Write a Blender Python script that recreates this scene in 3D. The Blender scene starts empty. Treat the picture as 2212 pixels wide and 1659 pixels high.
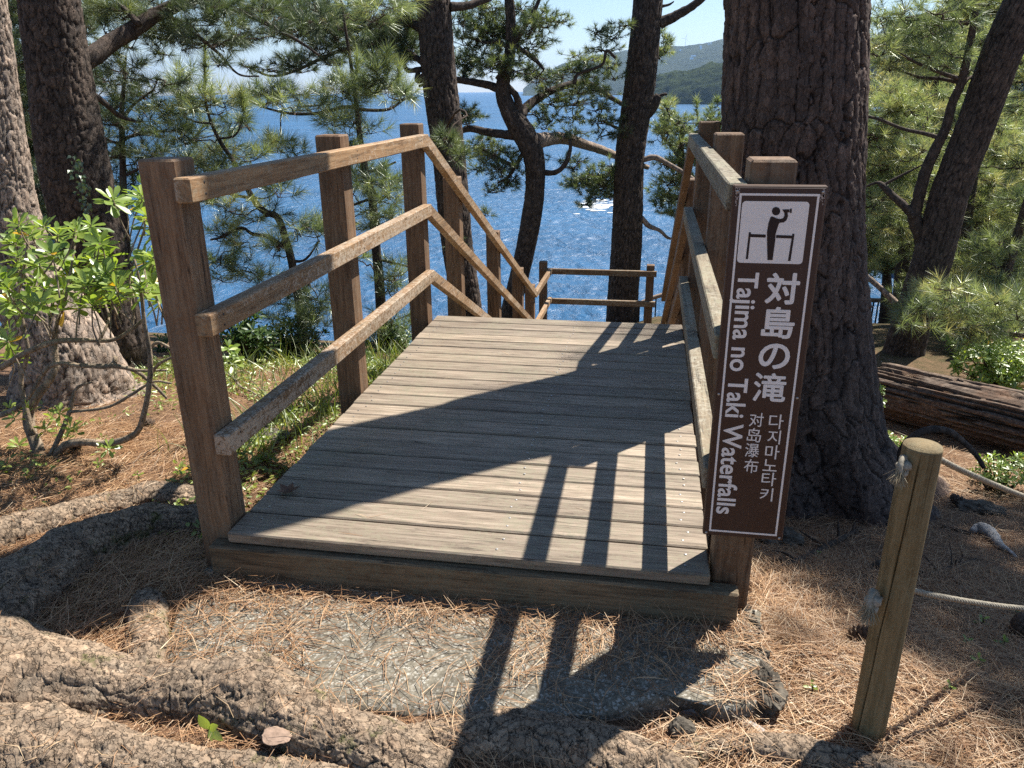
import bpy, math, random
import numpy as np
from mathutils import Matrix, Vector
rng = np.random.default_rng(7)
random.seed(7)
R_ = math.radians
SC = bpy.context.scene
COL = SC.collection

# ------------------------------------------------------------------ camera
CAMH = 1.32                      # above the deck boards, which are z = 0
F_PX, PITCH, ROLL, YAW = 1683.5, R_(20.633), R_(0.595), R_(9.974)
CX, CY, PW = 1106.0, 829.5, 2212.0
CAM = np.array([0, 0, CAMH])
_fw = np.array([-math.sin(YAW)*math.cos(PITCH), math.cos(YAW)*math.cos(PITCH), -math.sin(PITCH)])
_rt = np.array([math.cos(YAW), math.sin(YAW), 0.0])
_up = np.cross(_rt, _fw)
_c, _s = math.cos(ROLL), math.sin(ROLL)
_cr, _cu = _rt*_c - _up*_s, _rt*_s + _up*_c
cam = bpy.data.cameras.new('camera')
cam.sensor_width = 36.0
cam.lens = F_PX/PW*36.0
cam.clip_start, cam.clip_end = 0.05, 80000
co = bpy.data.objects.new('camera', cam)
COL.objects.link(co)
M = Matrix(((_cr[0], _cu[0], -_fw[0], 0), (_cr[1], _cu[1], -_fw[1], 0), (_cr[2], _cu[2], -_fw[2], CAMH), (0, 0, 0, 1)))
co.matrix_world = M
SC.camera = co

# ------------------------------------------------------------------ light
SUN_AZ, SUN_EL = R_(41.0), R_(54.7)        # azimuth measured from +Y towards +X
sun = bpy.data.lights.new('sun', 'SUN')
sun.energy = 5.0
sun.angle = R_(0.53)
sun.color = (1.0, 0.95, 0.88)
so = bpy.data.objects.new('sun', sun)
COL.objects.link(so)
SUND = np.array([math.sin(SUN_AZ)*math.cos(SUN_EL), math.cos(SUN_AZ)*math.cos(SUN_EL), math.sin(SUN_EL)])
so.rotation_euler = Vector(SUND).to_track_quat('Z', 'Y').to_euler()
so.location = (3, 3, 12)
wd = bpy.data.worlds.new('World')
SC.world = wd
wd.use_nodes = True
wn = wd.node_tree
wn.nodes.clear()
sky = wn.nodes.new('ShaderNodeTexSky')
sky.sky_type = 'NISHITA'
sky.sun_disc = False
sky.sun_elevation = SUN_EL
sky.sun_rotation = SUN_AZ
sky.altitude = 40
sky.air_density = 1.0
sky.dust_density = 0.1
sky.ozone_density = 2.5
bg = wn.nodes.new('ShaderNodeBackground')
bg.inputs['Strength'].default_value = 0.062
wo = wn.nodes.new('ShaderNodeOutputWorld')
wn.links.new(sky.outputs[0], bg.inputs[0])
wn.links.new(bg.outputs[0], wo.inputs[0])
SC.view_settings.view_transform = 'Standard'
SC.view_settings.look = 'None'
SC.view_settings.gamma = 1.0
SC.view_settings.exposure = 1.16
SC.cycles.max_bounces = 6
SC.cycles.diffuse_bounces = 3
SC.cycles.glossy_bounces = 2
SC.cycles.transmission_bounces = 3
SC.cycles.volume_bounces = 0
SC.cycles.transparent_max_bounces = 4
SC.cycles.sample_clamp_indirect = 4.0
SC.cycles.sample_clamp_direct = 3.0
SC.cycles.use_denoising = False

# ------------------------------------------------------------------ helpers
def ray(x, y):
    u, v = x-CX, y-CY
    return _cr*(u/F_PX) - _cu*(v/F_PX) + _fw
def W(x, y, Y):
    d = ray(x, y)
    return CAM + d*(Y/d[1])
def WZ(x, y, z):
    d = ray(x, y)
    return CAM + d*((z-CAMH)/d[2])
def sstep(a, b, x):
    t = np.clip((np.asarray(x, float)-a)/(b-a), 0, 1)
    return t*t*(3-2*t)
def hash1(*a):
    s = 0.0
    for k, q in zip((127.1, 311.7, 74.7, 53.3), a):
        s = s + np.asarray(q, float)*k
    return np.modf(np.abs(np.sin(s)*43758.5453))[0]
def vnoise(x, y, z=0.0, seed=0.0):
    x, y, z = np.broadcast_arrays(np.asarray(x, float), np.asarray(y, float), np.asarray(z, float))
    i, j, k = np.floor(x), np.floor(y), np.floor(z)
    u, v, w = x-i, y-j, z-k
    u, v, w = u*u*(3-2*u), v*v*(3-2*v), w*w*(3-2*w)
    r = 0
    for a in (0, 1):
        for b in (0, 1):
            for c in (0, 1):
                r = r + hash1(i+a, j+b, k+c, seed)*(u if a else 1-u)*(v if b else 1-v)*(w if c else 1-w)
    return r
def fbm(x, y, z=0.0, seed=0.0, o=4):
    r, a, t = 0, 0.5, 0
    for q in range(o):
        r = r + a*vnoise(x*2**q, y*2**q, np.asarray(z)*2**q, seed+q*1.7)
        t += a
        a *= 0.5
    return r/t
def voro(u, v, nu, seed):
    iu, iv = np.floor(u), np.floor(v)
    f1 = np.full(u.shape, 9.0)
    f2 = f1.copy()
    cid = np.zeros(u.shape)
    for du in (-1, 0, 1):
        for dv in (-1, 0, 1):
            ci, cv = iu+du, iv+dv
            cm = np.mod(ci, nu)
            d = np.hypot(ci+0.1+0.8*hash1(cm, cv, seed)-u, cv+0.1+0.8*hash1(cm, cv, seed+3.3)-v)
            n = d < f1
            f2 = np.where(n, f1, np.minimum(f2, d))
            cid = np.where(n, hash1(cm, cv, seed+7.7), cid)
            f1 = np.where(n, d, f1)
    return f1, f2, cid
def ground(x, y):
    x, y = np.asarray(x, float), np.asarray(y, float)
    yr = np.maximum(y-1.95, 0)
    zl = -0.17-0.07*yr-0.02*yr**2
    zr = np.interp(y, [1.95, 2.6, 3.2, 3.8, 4.4, 5.2, 6.5, 8.5, 10, 12, 14, 40], [-.20, -.43, -.63, -.81, -.94, -1.02, -1.09, -1.2, -1.45, -2.0, -2.7, -14])-0.10*np.clip(x-0.4, 0, 3)*(1-sstep(2, 4, y))
    m = sstep(-1.5, 0.35, x)
    z = zl*(1-m)+zr*m
    z = z - 0.05*np.maximum(1.6-y, 0)*0.5
    z = z - 0.05*sstep(-1.55, -1.3, x)*(1-sstep(.35, .55, x))*sstep(1.56, 1.72, y)*(1-sstep(2.0, 2.2, y))*.7
    edge = 13.2+0.8*np.sin(x*0.35)+np.maximum(x-3, 0)*0.12
    z = z - 1.5*np.maximum(y-edge, 0)
    z = z + 0.035*(fbm(x*1.3, y*1.3, 0, 3)-0.5) + 0.02*(fbm(x*6, y*6, 0, 5)-0.5)
    z = z - 0.42*sstep(2.1, 2.6, y)*sstep(-1.75, -1.25, x)*(1-sstep(0.25, 0.5, x))*(1-sstep(9, 11, y))
    return np.maximum(z, -39.5)
def G(px, py):
    d = ray(px, py)
    t = np.linspace(1.2, 40, 6000)
    P = CAM[None]+t[:, None]*d[None]
    hit = P[:, 2] < ground(P[:, 0], P[:, 1])
    assert hit.any(), (px, py)
    k = np.argmax(hit)
    return P[k]

def tag(o, label=None, cat=None, group=None, kind=None):
    if label: o['label'] = label
    if cat: o['category'] = cat
    if group: o['group'] = group
    if kind: o['kind'] = kind
    return o
def thing(name, loc, label, cat, group=None):
    o = bpy.data.objects.new(name, None)
    o.empty_display_size = 0.1
    o.location = tuple(float(q) for q in loc)
    COL.objects.link(o)
    return tag(o, label, cat, group)
def wloc(o):
    l = np.zeros(3)
    while o is not None:
        l = l+np.array(o.location)
        o = o.parent
    return l
def mk(name, V, F, mat, parent=None, attrs=None, smooth=True, loc=None, mids=None):
    """one mesh object from arrays; F: list of (n, k) index arrays"""
    V = np.asarray(V, float)
    if not isinstance(F, list):
        F = [F]
    F = [np.asarray(f, np.int32) for f in F if len(f)]
    org = wloc(parent) if parent is not None else (np.array(loc, float) if loc is not None else np.zeros(3))
    me = bpy.data.meshes.new(name)
    me.vertices.add(len(V))
    me.vertices.foreach_set('co', (V-org).astype(np.float32).ravel())
    li = np.concatenate([f.ravel() for f in F])
    ks = np.concatenate([np.full(len(f), f.shape[1], np.int32) for f in F])
    me.loops.add(len(li))
    me.loops.foreach_set('vertex_index', li)
    me.polygons.add(len(ks))
    st = np.concatenate([[0], np.cumsum(ks)[:-1]]).astype(np.int32)
    me.polygons.foreach_set('loop_start', st)
    me.polygons.foreach_set('use_smooth', np.full(len(ks), smooth))
    for m in (mat if isinstance(mat, (list, tuple)) else [mat]):
        me.materials.append(m)
    if mids is not None:
        me.polygons.foreach_set('material_index', np.asarray(mids, np.int32))
    for k, a in (attrs or {}).items():
        at = me.attributes.new(k, 'FLOAT', 'POINT')
        at.data.foreach_set('value', np.asarray(a, np.float32))
    me.update(calc_edges=True)
    me.validate()
    o = bpy.data.objects.new(name, me)
    COL.objects.link(o)
    if parent is not None:
        o.parent = parent
    elif loc is not None:
        o.location = tuple(float(q) for q in loc)
    return o

class MB:
    """collects vertices and faces for one mesh"""
    def __init__(s):
        s.v, s.f, s.a, s.n = [], {}, [], 0
    def add(s, V, F, a=0.5):
        V = np.asarray(V, float)
        F = np.asarray(F)
        s.v.append(V)
        s.f.setdefault(F.shape[1], []).append(F+s.n)
        s.a.append(np.broadcast_to(np.asarray(a, float), (len(V),)))
        s.n += len(V)
    def box(s, lo, hi, ch=0.004, a=0.5):
        lo, hi = np.array(lo, float), np.array(hi, float)
        x0, y0, z0 = lo
        x1, y1, z1 = hi
        c = min(ch, 0.45*min(hi-lo))
        V, F4, F3 = [], [], []
        idx = {}
        for sx in (0, 1):
            for sy in (0, 1):
                for sz in (0, 1):
                    p = np.array([(x0, x1)[sx], (y0, y1)[sy], (z0, z1)[sz]])
                    sg = np.array([1-2*sx, 1-2*sy, 1-2*sz])
                    for ax in range(3):
                        q = p+sg*c
                        q[ax] = p[ax]
                        idx[(sx, sy, sz, ax)] = len(V)
                        V.append(q)
        I = lambda b, ax: idx[(b[0], b[1], b[2], ax)]
        def quad(bs, axs):
            F4.append([I(b, a_) for b, a_ in zip(bs, axs)])
        for ax in range(3):
            o1, o2 = (ax+1) % 3, (ax+2) % 3
            for sd in (0, 1):
                bs = []
                for p1, p2 in ((0, 0), (1, 0), (1, 1), (0, 1)):
                    b = [0, 0, 0]
                    b[ax], b[o1], b[o2] = sd, p1, p2
                    bs.append(tuple(b))
                if sd == 0:
                    bs = bs[::-1]
                quad(bs, [ax]*4)
            for s1 in (0, 1):
                for s2 in (0, 1):
                    b0, b1 = [0, 0, 0], [0, 0, 0]
                    b0[o1] = b1[o1] = s1
                    b0[o2] = b1[o2] = s2
                    b1[ax] = 1
                    f = [(b0, o1), (b1, o1), (b1, o2), (b0, o2)]
                    if (s1 + s2) % 2 == 1:
                        f = f[::-1]
                    F4.append([I(b, a_) for b, a_ in f])
        for sx in (0, 1):
            for sy in (0, 1):
                for sz in (0, 1):
                    f = [I((sx, sy, sz), k) for k in range(3)]
                    if (sx+sy+sz) % 2 == 0:
                        f = f[::-1]
                    F3.append(f)
        n0 = s.n
        s.v.append(np.array(V))
        s.f.setdefault(4, []).append(np.array(F4)+n0)
        s.f.setdefault(3, []).append(np.array(F3)+n0)
        s.a.append(np.full(len(V), float(a)))
        s.n += len(V)
    def bar(s, p0, p1, w, h, up=(0, 0, 1), a=0.5, ch=0.003):
        """rectangular bar between two points (cut square to the Y axis when it slopes along Y)"""
        t = MB()
        p0, p1 = np.array(p0, float), np.array(p1, float)
        L = np.linalg.norm(p1-p0)
        t.box((-w/2, 0, -h/2), (w/2, L, h/2), ch)
        d = (p1-p0)/L
        x = np.cross(d, np.array(up, float))
        x /= np.linalg.norm(x)
        z = np.cross(x, d)
        V = np.concatenate(t.v)
        V = p0+V[:, :1]*x+V[:, 1:2]*d+V[:, 2:]*z
        for k in t.f:
            for q in t.f[k]:
                s.f.setdefault(k, []).append(q+s.n)
        s.v.append(V)
        s.a.append(np.full(len(V), float(a)))
        s.n += len(V)
    def build(s, name, mat, parent=None, smooth=False, loc=None, attr='tint'):
        F = [np.concatenate(s.f[k]) for k in s.f]
        return mk(name, np.concatenate(s.v), F, mat, parent, {attr: np.concatenate(s.a)}, smooth, loc)

def spline(P, n):
    """Catmull-Rom through rows of P, n samples, roughly even arc length"""
    P = np.asarray(P, float)
    Q = np.vstack([2*P[0]-P[1], P, 2*P[-1]-P[-2]])
    seg = np.linalg.norm(np.diff(P[:, :3], axis=0), axis=1)
    cum = np.concatenate([[0], np.cumsum(seg)])
    s = np.linspace(0, cum[-1], n)
    k = np.clip(np.searchsorted(cum, s, 'right')-1, 0, len(P)-2)
    t = ((s-cum[k])/np.maximum(seg[k], 1e-9))[:, None]
    a, b, c, d = Q[k], Q[k+1], Q[k+2], Q[k+3]
    return 0.5*((2*b)+(-a+c)*t+(2*a-5*b+4*c-d)*t*t+(-a+3*b-3*c+d)*t**3)
def frames(P):
    T = np.gradient(P, axis=0)
    T /= np.maximum(np.linalg.norm(T, axis=1, keepdims=True), 1e-9)
    n = np.cross(T[0], [0.3, 1, 0.1])
    n /= np.linalg.norm(n)
    N = np.zeros_like(P)
    for i in range(len(P)):
        n = n-T[i]*(n@T[i])
        n = n/max(np.linalg.norm(n), 1e-9)
        N[i] = n
    return T, N, np.cross(T, N)
def tube(PR, n, seg, disp=None, flat=1.0, cap=True, upz=False):
    """PR rows: x, y, z, r.  disp(theta, s, P) -> radial offset, attr"""
    S = spline(PR, n)
    P, r = S[:, :3], np.maximum(S[:, 3], 1e-4)
    T, N, B = frames(P)
    s = np.concatenate([[0], np.cumsum(np.linalg.norm(np.diff(P, axis=0), axis=1))])
    th = np.linspace(0, 2*math.pi, seg, endpoint=False)
    TH, SS = np.meshgrid(th, s)
    dirs = N[:, None]*np.cos(TH)[..., None]+B[:, None]*np.sin(TH)[..., None]
    at = np.full(TH.shape, 0.5)
    rad = np.repeat(r[:, None], seg, 1)
    if disp is not None:
        d, at = disp(TH, SS, P[:, None]+dirs*rad[..., None], rad)
        rad = rad+d
    V = dirs*rad[..., None]
    if flat != 1.0:
        V[..., 2] *= flat
    V = P[:, None]+V
    i = np.arange(n-1)[:, None]*seg+np.arange(seg)[None]
    j = np.arange(n-1)[:, None]*seg+(np.arange(seg)[None]+1) % seg
    F = [np.stack([i, j, j+seg, i+seg], -1).reshape(-1, 4)]
    V = V.reshape(-1, 3)
    at = at.ravel()
    if cap:
        V = np.vstack([V, P[0], P[-1]])
        at = np.concatenate([at, [0.5, 0.5]])
        k = np.arange(seg)
        k2 = (k+1) % seg
        F.append(np.stack([k2, k, np.full(seg, n*seg)], -1))
        F.append(np.stack([(n-1)*seg+k, (n-1)*seg+k2, np.full(seg, n*seg+1)], -1))
    return V, F, at
def addtube(mb, PR, n, seg, **kw):
    V, F, at = tube(PR, n, seg, **kw)
    for f in F:
        mb.f.setdefault(f.shape[1], []).append(f+mb.n)
    mb.v.append(V)
    mb.a.append(at)
    mb.n += len(V)
def sticks(P0, P1, r0, r1, ns=3):
    """many straight tapered twigs at once"""
    P0, P1 = np.asarray(P0), np.asarray(P1)
    d = P1-P0
    d /= np.maximum(np.linalg.norm(d, axis=1, keepdims=True), 1e-9)
    a = np.where(np.abs(d[:, 2:3]) < 0.9, np.array([[0, 0, 1.0]]), np.array([[1.0, 0, 0]]))
    x = np.cross(d, a)
    x /= np.linalg.norm(x, axis=1, keepdims=True)
    y = np.cross(d, x)
    r0 = np.broadcast_to(r0, (len(P0),))[:, None]
    r1 = np.broadcast_to(r1, (len(P0),))[:, None]
    V = []
    for P, r in ((P0, r0), (P1, r1)):
        for k in range(ns):
            t = 2*math.pi*k/ns
            V.append(P+(x*math.cos(t)+y*math.sin(t))*r)
    V = np.stack(V, 1)
    b = np.arange(len(P0))[:, None]*2*ns
    F = [b+np.array([k, (k+1) % ns, ns+(k+1) % ns, ns+k]) for k in range(ns)]
    return V.reshape(-1, 3), np.concatenate(F)
def unit(a):
    return a/np.maximum(np.linalg.norm(a, axis=-1, keepdims=True), 1e-9)
def rdirs(n):
    return unit(rng.normal(size=(n, 3)))

# ------------------------------------------------------------------ materials
def newmat(name):
    m = bpy.data.materials.new(name)
    m.use_nodes = True
    nt = m.node_tree
    nt.nodes.clear()
    out = nt.nodes.new('ShaderNodeOutputMaterial')
    return m, nt, out
class NT:
    def __init__(s, name):
        s.m, s.t, s.out = newmat(name)
    def n(s, typ, **kw):
        nd = s.t.nodes.new('ShaderNode'+typ)
        for k, v in kw.items():
            if isinstance(k, str) and hasattr(nd, k) and k not in nd.inputs:
                setattr(nd, k, v)
            else:
                s.set(nd, k, v)
        return nd
    def set(s, nd, k, v):
        i = nd.inputs[k]
        if isinstance(v, bpy.types.NodeSocket):
            s.t.links.new(v, i)
        else:
            i.default_value = v
    def coord(s, scale=(1, 1, 1), kind='Object', rot=(0, 0, 0)):
        tc = s.n('TexCoord')
        mp = s.n('Mapping')
        s.set(mp, 'Vector', tc.outputs[kind])
        mp.inputs['Scale'].default_value = scale
        mp.inputs['Rotation'].default_value = rot
        return mp.outputs[0]
    def noise(s, vec, scale, detail=4, rough=0.55, dist=0.0):
        nd = s.n('TexNoise')
        s.set(nd, 'Vector', vec)
        nd.inputs['Scale'].default_value = scale
        nd.inputs['Detail'].default_value = detail
        nd.inputs['Roughness'].default_value = rough
        nd.inputs['Distortion'].default_value = dist
        return nd.outputs['Fac']
    def ramp(s, fac, stops):
        nd = s.n('ValToRGB')
        el = nd.color_ramp.elements
        while len(el) < len(stops):
            el.new(0.5)
        for e, (p, c) in zip(el, stops):
            e.position = p
            e.color = tuple(c)+(1,) if not isinstance(c, (int, float)) else (c, c, c, 1)
        s.set(nd, 'Fac', fac)
        return nd.outputs[0]
    def mix(s, fac, a, b, mode='MIX'):
        nd = s.n('MixRGB')
        nd.blend_type = mode
        for k, v in (('Fac', fac), ('Color1', a), ('Color2', b)):
            if isinstance(v, tuple) and len(v) == 3:
                v = v+(1,)
            s.set(nd, k, v)
        return nd.outputs[0]
    def math(s, op, a, b=0.0):
        nd = s.n('Math')
        nd.operation = op
        s.set(nd, 0, a)
        s.set(nd, 1, b)
        return nd.outputs[0]
    def attr(s, name='tint'):
        nd = s.n('Attribute')
        nd.attribute_name = name
        return nd.outputs['Fac']
    def bump(s, h, strength=0.5, dist=0.01):
        nd = s.n('Bump')
        nd.inputs['Strength'].default_value = strength
        nd.inputs['Distance'].default_value = dist
        s.set(nd, 'Height', h)
        return nd.outputs[0]
    def principled(s, col, rough=0.7, nrm=None, spec=0.3, metal=0.0):
        p = s.n('BsdfPrincipled')
        if isinstance(col, tuple) and len(col) == 3:
            col = col+(1,)
        s.set(p, 'Base Color', col)
        s.set(p, 'Roughness', rough)
        p.inputs['Specular IOR Level'].default_value = spec
        p.inputs['Metallic'].default_value = metal
        if nrm is not None:
            s.set(p, 'Normal', nrm)
        s.t.links.new(p.outputs[0], s.out.inputs[0])
        return p
    def done(s):
        return s.m

def wood_mat(name, axis, dark, mid, light, lichen, lichen_amt, rough=0.75, wear=(0.5, 0.45, 0.38), wear_amt=0.0):
    t = NT(name)
    sc = [1.0, 1.0, 1.0]
    sc[axis] = 0.07
    g = t.coord(tuple(sc))
    o = t.coord()
    tint = t.attr()
    off = t.n('Combine'+'XYZ', X=t.math('MULTIPLY', tint, 7.3), Y=t.math('MULTIPLY', tint, 3.1), Z=t.math('MULTIPLY', tint, 5.7))
    va = t.n('VectorMath', operation='ADD')
    t.set(va, 0, g)
    t.set(va, 1, off.outputs[0])
    g = va.outputs[0]
    n1 = t.noise(g, 75, 6, 0.65, 0.4)
    n2 = t.noise(g, 12, 4, 0.6, 0.8)
    n3 = t.noise(o, 5, 4, 0.6)
    c = t.ramp(n1, [(0.3, dark), (0.5, mid), (0.72, light)])
    c = t.mix(t.ramp(n2, [(0.35, 0.0), (0.7, 0.55)]), c, dark)
    c = t.mix(0.45, c, t.mix(tint, (0.35, 0.33, 0.31), (0.78, 0.74, 0.68)), 'OVERLAY')
    if wear_amt:
        w = t.noise(o, 42, 9, 0.72, 1.2)
        w = t.math('MULTIPLY', w, t.math('ADD', t.noise(g, 9, 3), 0.48))
        c = t.mix(t.ramp(w, [(0.50, 0.0), (0.60, wear_amt)]), c, wear)
    l = t.noise(o, 58, 8, 0.75, 0.6)
    lm = t.math('MULTIPLY', l, t.math('ADD', n3, 0.5))
    c = t.mix(t.ramp(lm, [(0.48, 0.0), (0.62, lichen_amt)]), c, lichen)
    g2 = [1.0, 1.0, 1.0]
    g2[axis] = 0.03
    ck = t.noise(t.coord(tuple(g2)), 34, 3, 0.6, 0.5)
    ck = t.math('ABSOLUTE', t.math('SUBTRACT', ck, 0.5))
    ckm = t.ramp(t.noise(o, 3.1, 3), [(0.48, 0.0), (0.56, 0.85)])
    c = t.mix(t.math('MULTIPLY', ckm, t.ramp(ck, [(0.0, 1.0), (0.012, 0.0)])), c, tuple(q*.3 for q in dark))
    d = t.noise(o, 130, 4, 0.7)
    c = t.mix(t.ramp(d, [(0.58, 0.0), (0.74, 0.35)]), c, dark)
    h = t.math('ADD', t.math('MULTIPLY', n1, 1.0), t.math('MULTIPLY', l, 0.5))
    t.principled(c, rough, t.bump(h, 0.55, 0.004), 0.25)
    return t.done()
M_DECK = wood_mat('deck_wood', 0, (0.098, 0.077, 0.056), (0.265, 0.213, 0.16), (0.40, 0.335, 0.262), (0.22, 0.20, 0.135), 0.6, 0.62)
M_POST = wood_mat('post_wood', 2, (0.068, 0.039, 0.022), (0.175, 0.104, 0.058), (0.27, 0.172, 0.10), (0.21, 0.19, 0.14), 0.22, 0.7, (0.26, 0.22, 0.17), 0.16)
M_RAIL = wood_mat('rail_wood', 1, (0.10, 0.062, 0.034), (0.26, 0.155, 0.078), (0.36, 0.24, 0.135), (0.30, 0.28, 0.20), 0.3, 0.72, (0.46, 0.38, 0.29), 0.7)
M_RAILX = wood_mat('cross_rail_wood', 0, (0.08, 0.05, 0.028), (0.19, 0.115, 0.06), (0.29, 0.19, 0.11), (0.26, 0.24, 0.17), 0.5, 0.72, (0.42, 0.36, 0.27), 0.6)
M_RAILG = wood_mat('grey_rail_wood', 1, (0.075, 0.06, 0.042), (0.18, 0.145, 0.10), (0.28, 0.235, 0.165), (0.25, 0.25, 0.17), 0.6, 0.75, (0.38, 0.35, 0.27), 0.6)
M_BEAM = wood_mat('beam_wood', 0, (0.055, 0.040, 0.025), (0.18, 0.13, 0.078), (0.27, 0.205, 0.13), (0.16, 0.15, 0.10), 0.5, 0.8)
M_ROPEPOST = wood_mat('treated_wood', 2, (0.10, 0.075, 0.035), (0.20, 0.15, 0.075), (0.29, 0.225, 0.125), (0.22, 0.21, 0.13), 0.3, 0.7)

def bark_mat(name, base, light, crack, moss=0.0, scale=1.0, bump=0.6, mossc=(0.07, 0.085, 0.02), flake=1.0):
    t = NT(name)
    o = t.coord((1, 1, 0.5))
    o2 = t.coord()
    at = t.attr()
    n1 = t.noise(o, 22*scale, 7, 0.7, 0.5)
    n2 = t.noise(o, 90*scale, 5, 0.7)
    c = t.mix(t.ramp(n1, [(0.3, 0.0), (0.72, 1.0)]), base, light)
    c = t.mix(t.ramp(at, [(0.0, 1.0), (0.25, 0.0)]), c, crack)
    c = t.mix(0.75, c, t.ramp(at, [(0.25, (0.28, 0.29, 0.30)), (0.6, (0.5, 0.47, 0.44)), (1.0, (0.80, 0.74, 0.68))]), 'OVERLAY')
    c = t.mix(t.ramp(n2, [(0.35, 0.5), (0.6, 0.0)]), c, crack)
    li = t.noise(o2, 16*scale, 7, 0.8)
    c = t.mix(t.ramp(li, [(0.6, 0.0), (0.68, 0.35)]), c, tuple(min(1, q*1.7+0.06) for q in light))
    if moss:
        mm = t.noise(o2, 7, 6, 0.7)
        c = t.mix(t.ramp(mm, [(0.60, 0.0), (0.68, moss)]), c, mossc)
    wv = t.n('VectorMath', operation='ADD')
    t.set(wv, 0, o)
    wn_ = t.n('TexNoise')
    t.set(wn_, 'Vector', o)
    wn_.inputs['Scale'].default_value = 38*scale
    wn_.inputs['Detail'].default_value = 4
    ws = t.n('VectorMath', operation='SCALE')
    t.set(ws, 0, wn_.outputs['Color'])
    ws.inputs['Scale'].default_value = (0.034 if flake == 1.0 else 0.075)/scale
    t.set(wv, 1, ws.outputs[0])
    ve = t.n('TexVoronoi', feature='DISTANCE_TO_EDGE')
    t.set(ve, 'Vector', wv.outputs[0])
    ve.inputs['Scale'].default_value = 30*scale
    vc = t.n('TexVoronoi')
    t.set(vc, 'Vector', wv.outputs[0])
    vc.inputs['Scale'].default_value = 30*scale
    sp = t.n('SeparateXYZ')
    t.set(sp, 0, vc.outputs['Color'])
    c = t.mix(0.55*flake, c, t.ramp(sp.outputs[0], [(0.0, (0.30, 0.29, 0.29)), (0.6, (0.52, 0.48, 0.45)), (1.0, (0.74, 0.66, 0.60))]), 'OVERLAY')
    ed = t.ramp(ve.outputs['Distance'], [(0.0, 1.0), (0.055, 0.0)])
    c = t.mix(t.math('MULTIPLY', ed, t.ramp(n1, [(0.35, 0.85*flake), (0.62, 0.25*flake**2)])), c, crack)
    h = t.math('ADD', t.math('ADD', n1, t.math('MULTIPLY', n2, 0.4)), t.math('SUBTRACT', t.math('MULTIPLY', sp.outputs[0], 0.5), t.math('MULTIPLY', ed, 0.8)))
    t.principled(c, 0.85, t.bump(h, bump, 0.010/scale), 0.15)
    return t.done()
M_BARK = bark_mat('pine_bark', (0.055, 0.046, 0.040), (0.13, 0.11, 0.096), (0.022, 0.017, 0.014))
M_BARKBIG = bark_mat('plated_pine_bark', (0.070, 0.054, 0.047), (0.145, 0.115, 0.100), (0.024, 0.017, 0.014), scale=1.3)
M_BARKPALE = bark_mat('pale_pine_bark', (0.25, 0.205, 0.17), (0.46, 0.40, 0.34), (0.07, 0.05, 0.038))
M_ROOT = bark_mat('root_bark', (0.185, 0.140, 0.100), (0.40, 0.325, 0.24), (0.060, 0.043, 0.030), moss=0.8, scale=1.15, bump=0.9, flake=0.62)
M_TWIG = bark_mat('twig_bark', (0.055, 0.042, 0.033), (0.12, 0.095, 0.075), (0.03, 0.02, 0.015))
M_TWIGPALE = bark_mat('pale_twig_bark', (0.22, 0.18, 0.13), (0.40, 0.35, 0.28), (0.12, 0.09, 0.06))

def leaf_mat(name, stops, trans=0.4, rough=0.42, gloss=0.12, transc=None):
    t = NT(name)
    c = t.ramp(t.attr(), stops)
    tc = t.mix(1.0, c, transc or (1.0, 1.0, 0.45), 'MULTIPLY')
    tc = t.mix(1.0, tc, (1.7, 1.7, 1.7), 'MULTIPLY')
    d = t.n('BsdfDiffuse')
    t.set(d, 'Color', c)
    tr = t.n('BsdfTranslucent')
    t.set(tr, 'Color', tc)
    g = t.n('BsdfGlossy')
    g.inputs['Roughness'].default_value = rough
    t.set(g, 'Color', (0.8, 0.85, 0.75, 1))
    m1 = t.n('MixShader')
    m1.inputs[0].default_value = trans
    t.t.links.new(d.outputs[0], m1.inputs[1])
    t.t.links.new(tr.outputs[0], m1.inputs[2])
    m2 = t.n('MixShader')
    m2.inputs[0].default_value = gloss
    t.t.links.new(m1.outputs[0], m2.inputs[1])
    t.t.links.new(g.outputs[0], m2.inputs[2])
    t.t.links.new(m2.outputs[0], t.out.inputs[0])
    return t.done()
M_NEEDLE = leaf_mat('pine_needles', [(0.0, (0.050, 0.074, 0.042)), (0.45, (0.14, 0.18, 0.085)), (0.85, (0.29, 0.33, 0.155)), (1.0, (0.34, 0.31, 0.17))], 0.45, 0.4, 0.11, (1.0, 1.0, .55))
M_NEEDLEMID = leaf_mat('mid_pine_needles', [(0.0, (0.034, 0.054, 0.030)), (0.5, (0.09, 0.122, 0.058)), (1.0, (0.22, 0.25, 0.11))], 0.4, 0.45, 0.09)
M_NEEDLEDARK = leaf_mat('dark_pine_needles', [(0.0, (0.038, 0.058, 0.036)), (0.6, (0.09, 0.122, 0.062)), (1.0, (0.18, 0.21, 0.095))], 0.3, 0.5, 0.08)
M_LEAF = leaf_mat('glossy_leaf', [(0.0, (0.085, 0.14, 0.026)), (0.5, (0.20, 0.285, 0.050)), (0.9, (0.33, 0.40, 0.08)), (0.94, (0.55, 0.40, 0.03)), (1.0, (0.55, 0.33, 0.03))], 0.45, 0.36, 0.07)
M_LEAFDARK = leaf_mat('shrub_leaf', [(0.0, (0.022, 0.048, 0.012)), (0.6, (0.050, 0.095, 0.020)), (1.0, (0.11, 0.17, 0.03))], 0.4, 0.4, 0.05)
M_GRASS = leaf_mat('grass_blade', [(0.0, (0.075, 0.12, 0.022)), (0.6, (0.14, 0.19, 0.04)), (1.0, (0.30, 0.27, 0.11))], 0.45, 0.4, 0.1)
M_COVER = leaf_mat('ground_cover_leaf', [(0.0, (0.11, 0.16, 0.026)), (0.6, (0.22, 0.28, 0.045)), (1.0, (0.33, 0.34, 0.07))], 0.4, 0.45, 0.08)
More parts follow.
